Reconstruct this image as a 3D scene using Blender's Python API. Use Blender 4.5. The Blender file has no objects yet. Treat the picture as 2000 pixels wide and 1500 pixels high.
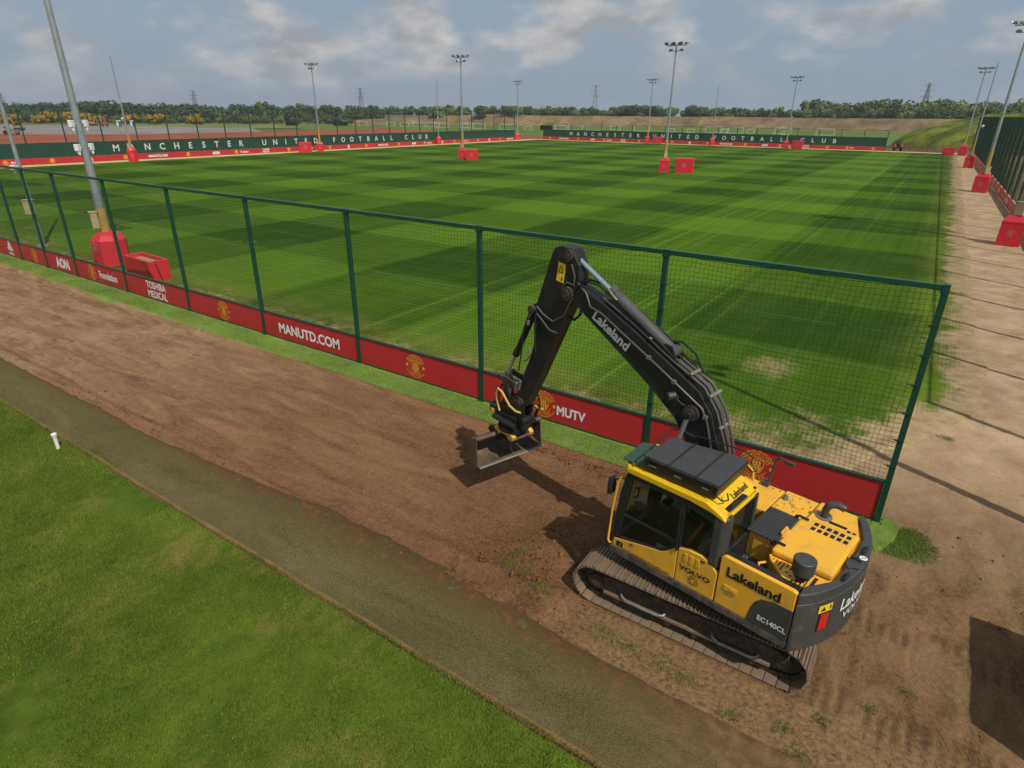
import bpy, math, random
import numpy as np
from mathutils import Vector, Matrix
R = math.radians
random.seed(7); rng = np.random.default_rng(7)
scene = bpy.context.scene
COL = scene.collection

# ------------------------------------------------------------------ camera
def make_camera():
    yaw, pitch, roll = -0.5913851, 0.4163369, 0.0088341
    fw = Vector((math.sin(yaw)*math.cos(pitch), math.cos(yaw)*math.cos(pitch), -math.sin(pitch)))
    r = Vector((math.cos(yaw), -math.sin(yaw), 0)); u = r.cross(fw)
    r2 = r*math.cos(roll) + u*math.sin(roll); u2 = -r*math.sin(roll) + u*math.cos(roll)
    m = Matrix((r2, u2, -fw)).transposed().to_4x4()
    m.translation = Vector((-0.45098, -12.8791, 7.66196))
    cd = bpy.data.cameras.new('camera'); cd.sensor_width = 36; cd.sensor_fit = 'HORIZONTAL'
    cd.lens = 1197.956/2000*36; cd.clip_end = 6000; cd.clip_start = 0.1
    co = bpy.data.objects.new('camera', cd); COL.objects.link(co); co.matrix_world = m
    scene.camera = co
make_camera()

# ------------------------------------------------------------------ light
SUN_EL = 52.0
SUN_XY = Vector((0.903, -0.43)).normalized()          # towards the sun
def make_world():
    w = bpy.data.worlds.new('World'); scene.world = w; w.use_nodes = True
    nt = w.node_tree; nt.nodes.clear(); N = nt.nodes.new; L = nt.links.new
    out = N('ShaderNodeOutputWorld'); bg = N('ShaderNodeBackground'); bg.inputs['Strength'].default_value = 0.1
    sky = N('ShaderNodeTexSky'); sky.sky_type = 'NISHITA'; sky.sun_disc = False
    sky.sun_elevation = R(SUN_EL); sky.sun_rotation = math.atan2(SUN_XY.x, SUN_XY.y)
    sky.dust_density = 2.0; sky.air_density = 1.0
    tc = N('ShaderNodeTexCoord'); mp = N('ShaderNodeMapping'); mp.inputs['Scale'].default_value = (1, 1, 2.0)
    mp.inputs['Location'].default_value = (3.1, 1.7, .4)
    L(tc.outputs['Generated'], mp.inputs['Vector'])
    def noise(sc, det, ro):
        n = N('ShaderNodeTexNoise'); n.inputs['Scale'].default_value = sc; n.inputs['Detail'].default_value = det
        n.inputs['Roughness'].default_value = ro; L(mp.outputs['Vector'], n.inputs['Vector']); return n
    def ramp(src, a, b, ca, cb):
        r = N('ShaderNodeValToRGB'); r.color_ramp.elements[0].position = a; r.color_ramp.elements[1].position = b
        r.color_ramp.elements[0].color = ca; r.color_ramp.elements[1].color = cb; L(src, r.inputs['Fac']); return r
    cover = ramp(noise(7.5, 7, .5).outputs['Fac'], .46, .62, (0, 0, 0, 1), (1, 1, 1, 1))
    shade = ramp(noise(14, 7, .52).outputs['Fac'], .40, .66, (3.3, 3.4, 3.62, 1), (6.0, 5.75, 5.6, 1))
    # thin grey veil over the blue everywhere, thicker towards the horizon
    sep = N('ShaderNodeSeparateXYZ'); L(tc.outputs['Generated'], sep.inputs['Vector'])
    veil = N('ShaderNodeMapRange'); veil.inputs['From Min'].default_value = 0.0; veil.inputs['From Max'].default_value = .35
    veil.inputs['To Min'].default_value = .95; veil.inputs['To Max'].default_value = .6; L(sep.outputs['Z'], veil.inputs['Value'])
    m1 = N('ShaderNodeMix'); m1.data_type = 'RGBA'; L(veil.outputs['Result'], m1.inputs['Factor'])
    L(sky.outputs['Color'], m1.inputs['A']); m1.inputs['B'].default_value = (2.65, 3.35, 4.25, 1)
    # clouds thin out right at the horizon
    low = N('ShaderNodeMapRange'); low.inputs['From Min'].default_value = .005; low.inputs['From Max'].default_value = .065
    low.inputs['To Min'].default_value = .12; low.inputs['To Max'].default_value = .92; L(sep.outputs['Z'], low.inputs['Value'])
    mul = N('ShaderNodeMath'); mul.operation = 'MULTIPLY'; L(cover.outputs['Color'], mul.inputs[0]); L(low.outputs['Result'], mul.inputs[1])
    m2 = N('ShaderNodeMix'); m2.data_type = 'RGBA'; L(mul.outputs['Value'], m2.inputs['Factor'])
    L(m1.outputs['Result'], m2.inputs['A']); L(shade.outputs['Color'], m2.inputs['B'])
    L(m2.outputs['Result'], bg.inputs['Color']); L(bg.outputs['Background'], out.inputs['Surface'])
make_world()
def make_sun():
    d = bpy.data.lights.new('sun', 'SUN'); d.energy = 3.5; d.angle = R(.55); d.color = (1, .95, .87)
    o = bpy.data.objects.new('sun', d); COL.objects.link(o)
    to = Vector((SUN_XY.x*math.cos(R(SUN_EL)), SUN_XY.y*math.cos(R(SUN_EL)), math.sin(R(SUN_EL))))
    o.rotation_euler = to.to_track_quat('Z', 'Y').to_euler(); o.location = to*60
make_sun()
scene.cycles.max_bounces = 6; scene.cycles.diffuse_bounces = 3; scene.cycles.glossy_bounces = 3; scene.cycles.volume_bounces = 0
vs = scene.view_settings
vs.view_transform = 'Standard'; vs.look = 'None'; vs.exposure = 0.04; vs.gamma = 1.0; vs.use_curve_mapping = False

# ------------------------------------------------------------------ node materials
class NT:
    def __init__(s, name):
        s.m = bpy.data.materials.new(name); s.m.use_nodes = True; s.nt = s.m.node_tree; s.nt.nodes.clear()
        s.out = s.nt.nodes.new('ShaderNodeOutputMaterial'); s.b = s.nt.nodes.new('ShaderNodeBsdfPrincipled')
        s.nt.links.new(s.b.outputs[0], s.out.inputs['Surface'])
        s.tc = s.nt.nodes.new('ShaderNodeTexCoord'); s.pos = s.tc.outputs['Object']
        s.sp = None
    def L(s, a, b): s.nt.links.new(a, b)
    def set(s, node, key, val):
        if hasattr(val, 'node'): s.L(val, node.inputs[key])
        else: node.inputs[key].default_value = val
    def world(s):
        g = s.nt.nodes.new('ShaderNodeNewGeometry'); s.pos = g.outputs['Position']; return s
    def mapv(s, scale=(1, 1, 1), rot=(0, 0, 0), loc=(0, 0, 0)):
        m = s.nt.nodes.new('ShaderNodeMapping'); s.L(s.pos, m.inputs['Vector'])
        m.inputs['Scale'].default_value = scale; m.inputs['Rotation'].default_value = rot; m.inputs['Location'].default_value = loc
        return m.outputs['Vector']
    def noise(s, sc, det=4, ro=.55, vec=None, dist=0):
        n = s.nt.nodes.new('ShaderNodeTexNoise'); n.inputs['Scale'].default_value = sc; n.inputs['Detail'].default_value = det
        n.inputs['Roughness'].default_value = ro; n.inputs['Distortion'].default_value = dist
        s.L(vec if vec else s.pos, n.inputs['Vector']); return n.outputs['Fac']
    def wave(s, sc, axis='X', dist=0, vec=None, det=2, dsc=1):
        n = s.nt.nodes.new('ShaderNodeTexWave'); n.bands_direction = axis; n.inputs['Scale'].default_value = sc
        n.inputs['Distortion'].default_value = dist; n.inputs['Detail'].default_value = det; n.inputs['Detail Scale'].default_value = dsc
        s.L(vec if vec else s.pos, n.inputs['Vector']); return n.outputs['Fac']
    def xyz(s, i):
        if s.sp is None:
            s.sp = s.nt.nodes.new('ShaderNodeSeparateXYZ'); s.L(s.pos, s.sp.inputs['Vector'])
        return s.sp.outputs[i]
    def math(s, op, a, b=0.0, c=0.0):
        n = s.nt.nodes.new('ShaderNodeMath'); n.operation = op
        for i, v in enumerate((a, b, c)):
            if hasattr(v, 'node'): s.L(v, n.inputs[i])
            else: n.inputs[i].default_value = v
        return n.outputs[0]
    def rng(s, v, a, b, c=0., d=1., smooth=False):
        n = s.nt.nodes.new('ShaderNodeMapRange'); n.clamp = True
        if smooth: n.interpolation_type = 'SMOOTHSTEP'
        s.set(n, 'Value', v)
        for k, x in zip(('From Min', 'From Max', 'To Min', 'To Max'), (a, b, c, d)): s.set(n, k, x)
        return n.outputs['Result']
    def mix(s, f, a, b, mode='MIX'):
        n = s.nt.nodes.new('ShaderNodeMix'); n.data_type = 'RGBA'; n.blend_type = mode
        for k, v in (('Factor', f), ('A', a), ('B', b)):
            if hasattr(v, 'node'): s.L(v, n.inputs[k])
            else: n.inputs[k].default_value = v if k == 'Factor' else (tuple(v)+(1,))[:4]
        return n.outputs['Result']
    def bump(s, h, strength=.3, dist=.02, prev=None):
        n = s.nt.nodes.new('ShaderNodeBump'); s.L(h, n.inputs['Height']); n.inputs['Strength'].default_value = strength
        n.inputs['Distance'].default_value = dist
        if prev: s.L(prev, n.inputs['Normal'])
        return n.outputs['Normal']
    def fin(s, col, rough=.8, metal=0., normal=None, spec=.3, coat=0.):
        b = s.b
        if hasattr(col, 'node'): s.L(col, b.inputs['Base Color'])
        else: b.inputs['Base Color'].default_value = (tuple(col)+(1,))[:4]
        s.set(b, 'Roughness', rough); s.set(b, 'Metallic', metal); b.inputs['Specular IOR Level'].default_value = spec
        b.inputs['Coat Weight'].default_value = coat
        if normal: s.L(normal, b.inputs['Normal'])
        return s.m
def lin(r, g, b):
    f = lambda c: (c/255/12.92 if c/255 <= .04045 else ((c/255+.055)/1.055)**2.4)
    return (f(r), f(g), f(b))
def paint(name, col, rough=.45, metal=0., var=.18, sc=3., dirt=None, dirt_amt=.0, bump=.0, spec=.4, coat=0.):
    """painted / moulded surface with slight tone drift, dust and fine relief"""
    t = NT(name)
    n = t.noise(sc, 5, .6); n2 = t.noise(sc*9, 4, .6)
    v = t.math('ADD', t.math('MULTIPLY', n, .7), t.math('MULTIPLY', n2, .3))
    c = t.mix(t.rng(v, .3, .7), tuple(x*(1-var) for x in col), tuple(min(1, x*(1+var)) for x in col))
    if dirt:
        d = t.rng(t.noise(sc*2.3, 7, .65, dist=.4), .62-dirt_amt*.35, .78-dirt_amt*.2, 0, min(1, .35+dirt_amt))
        c = t.mix(d, c, dirt)
    ro = t.rng(n2, .3, .7, max(.05, rough-.08), min(1, rough+.12))
    nm = t.bump(t.noise(sc*25, 3, .6), bump, .005) if bump else None
    return t.fin(c, ro, metal, nm, spec, coat)
M = {}
DUST = lin(128, 104, 76)
M['yellow'] = paint('yellow_paint', (.80, .41, .03), .38, var=.05, sc=1.4, dirt=(.38, .25, .11), dirt_amt=.32, spec=.5, coat=.05)
M['roof_yellow'] = paint('roof_yellow_paint', (.76, .46, .01), .35, var=.05, sc=1.4, dirt=(.5, .3, .03), dirt_amt=.08, spec=.5, coat=.15)
M['grey_paint'] = paint('grey_paint', (.052, .053, .05), .42, var=.1, sc=1.5, dirt=(.13, .11, .085), dirt_amt=.24, spec=.4)
M['black_paint'] = paint('black_paint', (.017, .017, .016), .40, var=.25, sc=2.2, dirt=(.055, .048, .04), dirt_amt=.2, spec=.4)
M['rack'] = paint('rack_panel', (.05, .052, .055), .6, var=.15, sc=2.5, dirt=(.08, .075, .06), dirt_amt=.2)
M['muddy_grey'] = paint('muddy_grey_paint', (.045, .045, .043), .6, var=.2, sc=3, dirt=(.17, .13, .09), dirt_amt=.6)
M['rubber'] = paint('rubber', (.012, .012, .012), .7, var=.2, sc=4, dirt=(.07, .055, .04), dirt_amt=.2)
M['hose_yellow'] = paint('hose_sleeve', (.52, .37, .07), .6, var=.2, sc=6, dirt=(.2, .14, .06), dirt_amt=.2)
M['chrome'] = paint('chrome_rod', (.55, .62, .68), .22, metal=.85, var=.05, sc=3)
M['steel'] = paint('bare_steel', (.26, .24, .21), .5, metal=.6, var=.25, sc=5, dirt=DUST, dirt_amt=.3)
M['pipe'] = paint('hydraulic_pipe', (.11, .098, .085), .32, metal=.3, var=.2, sc=4, dirt=(.15, .12, .09), dirt_amt=.3)
M['rust'] = paint('worn_bucket_steel', (.15, .105, .066), .6, metal=.3, var=.3, sc=2.5, dirt=(.05, .035, .025), dirt_amt=.5, bump=.2)
M['lip'] = paint('worn_cutting_edge', (.23, .215, .18), .5, metal=.5, var=.25, sc=3, dirt=DUST, dirt_amt=.4)
M['track'] = paint('dusty_track_steel', (.21, .158, .108), .7, metal=.25, var=.35, sc=3.5, dirt=lin(128, 98, 68), dirt_amt=.55, bump=.25)
M['track_dark'] = paint('greasy_track_frame', (.035, .027, .02), .75, var=.35, sc=3, dirt=(.1, .068, .042), dirt_amt=.55, bump=.3)
M['seat'] = paint('seat_fabric', (.02, .02, .022), .9, var=.2, sc=8)
M['orange'] = paint('orange_belt', (.42, .09, .02), .7)
M['sticker'] = paint('yellow_label', (.85, .56, .02), .5, var=.04)
M['white_print'] = paint('white_print', (.72, .72, .70), .55, var=.05)
M['black_print'] = paint('black_print', (.012, .012, .012), .55, var=.05)
M['red_lens'] = paint('red_lens', (.55, .015, .01), .2, var=.05, spec=.6)
M['green_plate'] = paint('green_visor', (.035, .075, .045), .35, var=.1)
M['fence_green'] = paint('green_powder_coat', (.006, .058, .03), .38, var=.15, sc=2, dirt=(.03, .07, .045), dirt_amt=.12, spec=.45)
M['net'] = paint('netting_twine', (.014, .034, .014), .85, var=.2)
M['net_wire'] = paint('net_wire', (.07, .15, .055), .6, var=.2)
M['board_red'] = paint('red_board', (.46, .024, .028), .42, var=.07, sc=1.1, dirt=(.24, .05, .04), dirt_amt=.06, spec=.4)
M['board_frame'] = paint('board_frame', (.02, .03, .022), .5)
M['screen_green'] = paint('green_screen', (.012, .052, .032), .8, var=.15, sc=.6)
M['crest'] = paint('crest_gold', (.78, .41, .02), .5, var=.08, sc=6)
M['letter_white'] = paint('white_lettering', (.78, .78, .75), .55, var=.04)
M['letter_grey'] = paint('pale_lettering', (.55, .60, .52), .6, var=.05)
M['pad_red'] = paint('red_vinyl', (.66, .022, .035), .48, var=.12, sc=1.6, dirt=(.33, .05, .045), dirt_amt=.15, bump=.12, spec=.4)
M['crest_pale'] = paint('pale_print', (.62, .22, .19), .55)
M['galv'] = paint('galvanised_steel', (.34, .37, .37), .45, metal=.45, var=.18, sc=2.2, dirt=(.22, .23, .22), dirt_amt=.25)
M['sleeve'] = paint('tan_wrap', (.42, .27, .06), .7, var=.15)
M['control'] = paint('beige_cabinet', (.44, .36, .19), .6, var=.1)
M['lamp'] = paint('lamp_housing', (.30, .31, .32), .35, metal=.5)
M['dark_metal'] = paint('dark_metal', (.03, .03, .03), .5)
M['goal'] = paint('goal_white', (.74, .75, .72), .5)
M['pvc'] = paint('white_plastic', (.75, .75, .73), .4, var=.04)
M['bark'] = paint('bark', (.07, .05, .035), .9, var=.3)
M['pylon'] = paint('pylon_steel', (.22, .23, .24), .6, metal=.3)
M['rust_red'] = paint('rusty_machine_red', (.28, .05, .025), .6, var=.2)
M['machine_tan'] = paint('machine_tan', (.42, .28, .08), .6, var=.2)
M['blue'] = paint('blue_plastic', (.04, .13, .30), .5)
M['tyre'] = paint('tyre', (.02, .02, .02), .85)
M['sand'] = paint('sand_fill', (.36, .24, .13), .95, var=.2, sc=5)
def glass():
    t = NT('tinted_glass')
    tr = t.nt.nodes.new('ShaderNodeBsdfTransparent'); tr.inputs['Color'].default_value = (.50, .56, .52, 1)
    gl = t.nt.nodes.new('ShaderNodeBsdfGlossy'); gl.inputs['Roughness'].default_value = .03; gl.inputs['Color'].default_value = (.9, .95, .95, 1)
    lw = t.nt.nodes.new('ShaderNodeLayerWeight'); lw.inputs['Blend'].default_value = .5
    fr = t.math('ADD', t.math('MULTIPLY', t.math('POWER', lw.outputs['Facing'], 4.), .75), .05)
    mx = t.nt.nodes.new('ShaderNodeMixShader'); t.L(fr, mx.inputs[0]); t.L(tr.outputs[0], mx.inputs[1]); t.L(gl.outputs[0], mx.inputs[2])
    t.L(mx.outputs[0], t.out.inputs['Surface']); return t.m
M['glass'] = glass()

# ------------------------------------------------------------------ mesh helpers
class MB:
    def __init__(s): s.v = []; s.f = []; s.c = []
    def add(s, vs_, fs):
        o = len(s.v); s.c.append((o, len(s.f))); s.v += [tuple(p) for p in vs_]; s.f += [tuple(i+o for i in f) for f in fs]; return s
    def bb(s, x0, x1, y0, y1, z0, z1, tf=None):
        p = [(x, y, z) for z in (z0, z1) for y in (y0, y1) for x in (x0, x1)]
        if tf: p = [tf(*q) for q in p]
        return s.add(p, [(0, 2, 3, 1), (4, 5, 7, 6), (0, 1, 5, 4), (2, 6, 7, 3), (0, 4, 6, 2), (1, 3, 7, 5)])
    def beam(s, a, b, w, h, up=(0, 0, 1)):
        a = Vector(a); b = Vector(b); d = (b-a).normalized(); upv = Vector(up)
        sd = d.cross(upv)
        if sd.length < 1e-4: sd = d.cross(Vector((1, 0, 0)))
        sd.normalize(); u2 = sd.cross(d)
        p = [c + sd*(i*w/2) + u2*(j*h/2) for c in (a, b) for j in (-1, 1) for i in (-1, 1)]
        return s.add(p, [(0, 1, 3, 2), (4, 6, 7, 5), (0, 4, 5, 1), (2, 3, 7, 6), (0, 2, 6, 4), (1, 5, 7, 3)])
    def cyl(s, a, b, r0, r1=None, n=12, caps=True):
        r1 = r0 if r1 is None else r1
        a = Vector(a); b = Vector(b); d = (b-a).normalized()
        e = d.orthogonal().normalized(); g = d.cross(e)
        p = []
        for c, r in ((a, r0), (b, r1)):
            for k in range(n):
                t = 2*math.pi*k/n; p.append(c + (e*math.cos(t)+g*math.sin(t))*r)
        f = [(k, (k+1) % n, n+(k+1) % n, n+k) for k in range(n)]
        if caps: f += [tuple(range(n-1, -1, -1)), tuple(range(n, 2*n))]
        return s.add(p, f)
    def tube(s, pts, r, n=8):
        pts = [Vector(p) for p in pts]; rings = []; e = None
        for i, p in enumerate(pts):
            d = (pts[min(i+1, len(pts)-1)] - pts[max(i-1, 0)]).normalized()
            if e is None: e = d.orthogonal().normalized()
            else:
                e = e - d*e.dot(d)
                e = e.normalized() if e.length > 1e-5 else d.orthogonal().normalized()
            g = d.cross(e)
            rings.append([p + (e*math.cos(2*math.pi*k/n)+g*math.sin(2*math.pi*k/n))*r for k in range(n)])
        f = []
        for i in range(len(rings)-1):
            for k in range(n): f.append((i*n+k, i*n+(k+1) % n, (i+1)*n+(k+1) % n, (i+1)*n+k))
        f += [tuple(range(n-1, -1, -1)), tuple((len(rings)-1)*n+k for k in range(n))]
        return s.add([q for r_ in rings for q in r_], f)
    def prism(s, poly, a, b, fn):
        """polygon (2D) extruded from a to b; fn(p, q, t) -> 3D"""
        n = len(poly)
        v = [fn(p, q, a) for p, q in poly] + [fn(p, q, b) for p, q in poly]
        f = [tuple(range(n)), tuple(range(2*n-1, n-1, -1))] + [(i, n+i, n+(i+1) % n, (i+1) % n) for i in range(n)]
        return s.add(v, f)
    def build(s, name, mat, parent=None, smooth=None, bevel=0, seg=2, loc=None, rz=None, fixn=True):
        if name in SPLIT and len(s.c) > 1:
            first = None
            for k, (vo, fo) in enumerate(s.c):
                ve, fe = s.c[k+1] if k+1 < len(s.c) else (len(s.v), len(s.f))
                q = MB(); q.add(s.v[vo:ve], [tuple(i-vo for i in f) for f in s.f[fo:fe]])
                o = q.build(name, mat, parent, smooth, bevel, seg, loc, rz, fixn); first = first or o
            return first
        me = bpy.data.meshes.new(name); me.from_pydata(s.v, [], s.f)
        if fixn:
            import bmesh
            bm = bmesh.new(); bm.from_mesh(me); bmesh.ops.recalc_face_normals(bm, faces=bm.faces); bm.to_mesh(me); bm.free()
        me.materials.append(M[mat] if isinstance(mat, str) else mat)
        if smooth is not None:
            me.polygons.foreach_set('use_smooth', [True]*len(me.polygons)); me.set_sharp_from_angle(angle=smooth)
        me.update()
        o = bpy.data.objects.new(name, me); COL.objects.link(o)
        if parent: o.parent = parent
        if loc is not None: o.location = loc
        if rz is not None: o.rotation_euler = (0, 0, rz)
        if bevel:
            b = o.modifiers.new('bevel', 'BEVEL'); b.width = bevel; b.segments = seg; b.limit_method = 'ANGLE'; b.angle_limit = R(35)
            b.harden_normals = False
        return o
SPLIT = {'skirt', 'side_plate', 'grille_slat', 'cross_bar', 'rail_bracket', 'pipe_clamp', 'pin_boss', 'cylinder_lug', 'louvre', 'mounting_foot', 'catch', 'bolt', 'joystick', 'travel_lever', 'hitch_pin', 'torque_tube', 'boom_hose', 'ram_hose', 'hose', 'control_hose', 'hose_coupling', 'back_stay', 'work_light', 'vent_opening', 'mudguard', 'flange', 'side_console', 'tracks', 'seam', 'strap', 'bolt_hole', 'filler_cap', 'door_hinge'}
UW = lambda p, q, t: (p, t, q)      # polygon in (u, w), extruded across v
UV = lambda p, q, t: (p, q, t)      # polygon in (u, v), extruded upwards
VW = lambda p, q, t: (t, p, q)
def tag(o, label=None, cat=None, group=None, kind=None):
    if label: o['label'] = label
    if cat: o['category'] = cat
    if group: o['group'] = group
    if kind: o['kind'] = kind
    return o
def empty(name, loc=(0, 0, 0), rz=0., parent=None):
    o = bpy.data.objects.new(name, None); COL.objects.link(o); o.location = loc; o.rotation_euler = (0, 0, rz)
    if parent: o.parent = parent
    return o
def inst(name, me, parent=None, loc=(0, 0, 0), rot=(0, 0, 0), sc=(1, 1, 1)):
    o = bpy.data.objects.new(name, me); COL.objects.link(o); o.location = loc; o.rotation_euler = rot; o.scale = sc
    if parent: o.parent = parent
    return o
def copy_tree(o, parent=None):
    kids = list(o.children); c = o.copy(); COL.objects.link(c); c.parent = parent
    for k in kids: copy_tree(k, c)
    return c
def mesh_of(o):
    me = o.data; bpy.data.objects.remove(o); return me
_tc = {}
def text_geo(s, size=1., bold=.0, sx=1., shear=0., space=1.):
    key = (s, bold, sx, shear, space)
    if key not in _tc:
        c = bpy.data.curves.new('t', 'FONT'); c.body = s; c.size = 1; c.offset = bold; c.shear = shear; c.resolution_u = 3
        c.space_character = space; c.align_x = 'CENTER'; c.align_y = 'CENTER'
        o = bpy.data.objects.new('t', c); COL.objects.link(o); bpy.context.view_layer.update()
        me = bpy.data.meshes.new_from_object(o.evaluated_get(bpy.context.evaluated_depsgraph_get()))
        v = [(p.co.x*sx, p.co.y) for p in me.vertices]; f = [tuple(p.vertices) for p in me.polygons]
        bpy.data.objects.remove(o); bpy.data.meshes.remove(me); bpy.data.curves.remove(c)
        y = [p[1] for p in v]; cy = (min(y)+max(y))/2; x = [p[0] for p in v]; cx = (min(x)+max(x))/2
        _tc[key] = ([(a-cx, b-cy) for a, b in v], f)
    v, f = _tc[key]
    return [(a*size, b*size) for a, b in v], f
def add_text(mb, s, fn, size, bold=.0, sx=1., shear=0., space=1., dx=0., dy=0.):
    v, f = text_geo(s, size, bold, sx, shear, space); return mb.add([fn(a+dx, b+dy) for a, b in v], f)
def text_width(s, size, bold=0., sx=1., shear=0., space=1.):
    v, _ = text_geo(s, size, bold, sx, shear, space); x = [p[0] for p in v]; return max(x)-min(x)
# smooth value noise for terrain heights
def vnoise(x, y, seed=0):
    xi = np.floor(x).astype(int); yi = np.floor(y).astype(int); fx = x-xi; fy = y-yi
    fx = fx*fx*(3-2*fx); fy = fy*fy*(3-2*fy)
    def h(a, b):
        n = (a*374761393 + b*668265263 + seed*1442695041) & 0x7fffffff
        n = (n ^ (n >> 13))*1274126177 & 0x7fffffff
        return ((n ^ (n >> 16)) & 0xffff)/65535.0
    return (h(xi, yi)*(1-fx)+h(xi+1, yi)*fx)*(1-fy) + (h(xi, yi+1)*(1-fx)+h(xi+1, yi+1)*fx)*fy
def fbm(x, y, oct=4, seed=0):
    s = 0; a = .5
    for k in range(oct): s = s + a*(vnoise(x*2**k, y*2**k, seed+k)-.5); a *= .5
    return s
def grid_mesh(name, X, Y, Z, mat, kind='structure'):
    ny, nx = X.shape
    v = np.stack([X, Y, Z], -1).reshape(-1, 3)
    i = np.arange(ny-1)[:, None]*nx + np.arange(nx-1)[None, :]
    f = np.stack([i, i+1, i+nx+1, i+nx], -1).reshape(-1, 4)
    me = bpy.data.meshes.new(name); me.vertices.add(len(v)); me.vertices.foreach_set('co', v.ravel())
    me.loops.add(f.size); me.loops.foreach_set('vertex_index', f.ravel().astype(np.int32))
    me.polygons.add(len(f)); me.polygons.foreach_set('loop_start', np.arange(0, f.size, 4, dtype=np.int32))
    me.polygons.foreach_set('loop_total', np.full(len(f), 4, dtype=np.int32))
    me.update(calc_edges=True); me.validate()
    me.polygons.foreach_set('use_smooth', [True]*len(f))
    me.materials.append(mat); o = bpy.data.objects.new(name, me); COL.objects.link(o)
    if kind: o['kind'] = kind
    return o
def raw_mesh(name, v, f, mat, parent=None):
    """large quad mesh straight from numpy arrays"""
    me = bpy.data.meshes.new(name); me.vertices.add(len(v)); me.vertices.foreach_set('co', np.asarray(v, dtype=np.float32).ravel())
    k = f.shape[1]
    me.loops.add(f.size); me.loops.foreach_set('vertex_index', f.ravel().astype(np.int32))
    me.polygons.add(len(f)); me.polygons.foreach_set('loop_start', np.arange(0, f.size, k, dtype=np.int32))
    me.polygons.foreach_set('loop_total', np.full(len(f), k, dtype=np.int32)); me.update(calc_edges=True)
    for m_ in (mat if isinstance(mat, (list, tuple)) else [mat]): me.materials.append(m_)
    o = bpy.data.objects.new(name, me); COL.objects.link(o)
    if parent: o.parent = parent
    return o

# ================================================================== ground
def sstep(a, b, x):
    t = np.clip((x-a)/(b-a), 0, 1); return t*t*(3-2*t)
def ground_height(x, y):
    bed = sstep(-3.9, -6.6, x)*sstep(-6.25, -5.95, y + .25*fbm(x*.7, y*.2, 3, 5))*sstep(-1.05, -1.28, y + .22*fbm(x*.8, y*.3, 3, 9))
    z = -.11*bed
    rough = .35 + .65*sstep(-9, -5.5, x)
    z = z + rough*(.05*fbm(x*1.1, y*1.1, 4, 1) + .035*fbm(x*5, y*5, 3, 2))
    # scraped up heap and windrows in front of the tracks
    z = z + .20*np.exp(-(((x+5.15)/.75)**2 + ((y+4.75)/.8)**2)) + .12*np.exp(-(((x+4.7)/.5)**2 + ((y+3.2)/.9)**2))
    w = sstep(-8.5, -6.3, x)*sstep(-3.9, -4.6, x)
    z = z + w*.22*np.exp(-((y+5.75 + .25*fbm(x*1.5, y*0, 2, 3))/.28)**2)*(.6+1.2*(fbm(x*3.5, y*3.5, 3, 8)+.3))
    w2 = sstep(-9.5, -6.5, x)*sstep(-3.0, -3.8, x)
    z = z + w2*.14*np.exp(-((y+1.45)/.14)**2)*(.7+1.6*(fbm(x*4, y*4, 3, 18)+.2))
    # flattened under the machine
    under = np.exp(-(((x+2.2)/1.9)**6 + ((y+4.1)/1.35)**6))
    z = z*(1-under) - .012*under
    z = z + .055*np.exp(-((y+5.50+.03*fbm(x*3, x*0, 2, 21))/.07)**2)*sstep(-4.3, -3.8, x)*sstep(-.1, -.5, x)*(.6+fbm(x*5, y*5, 3, 22)+.5)
    # machine ruts running off to the right
    rut = sstep(-.4, .6, x)*sstep(3.5, 1.5, y)
    z = z + rut*.013*np.sin((y + .25*x + .6*fbm(x*.3, y*.3, 2, 4))*5.5)*(.4+fbm(x*.9, y*.9, 2, 6)+.5)
    return z
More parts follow.
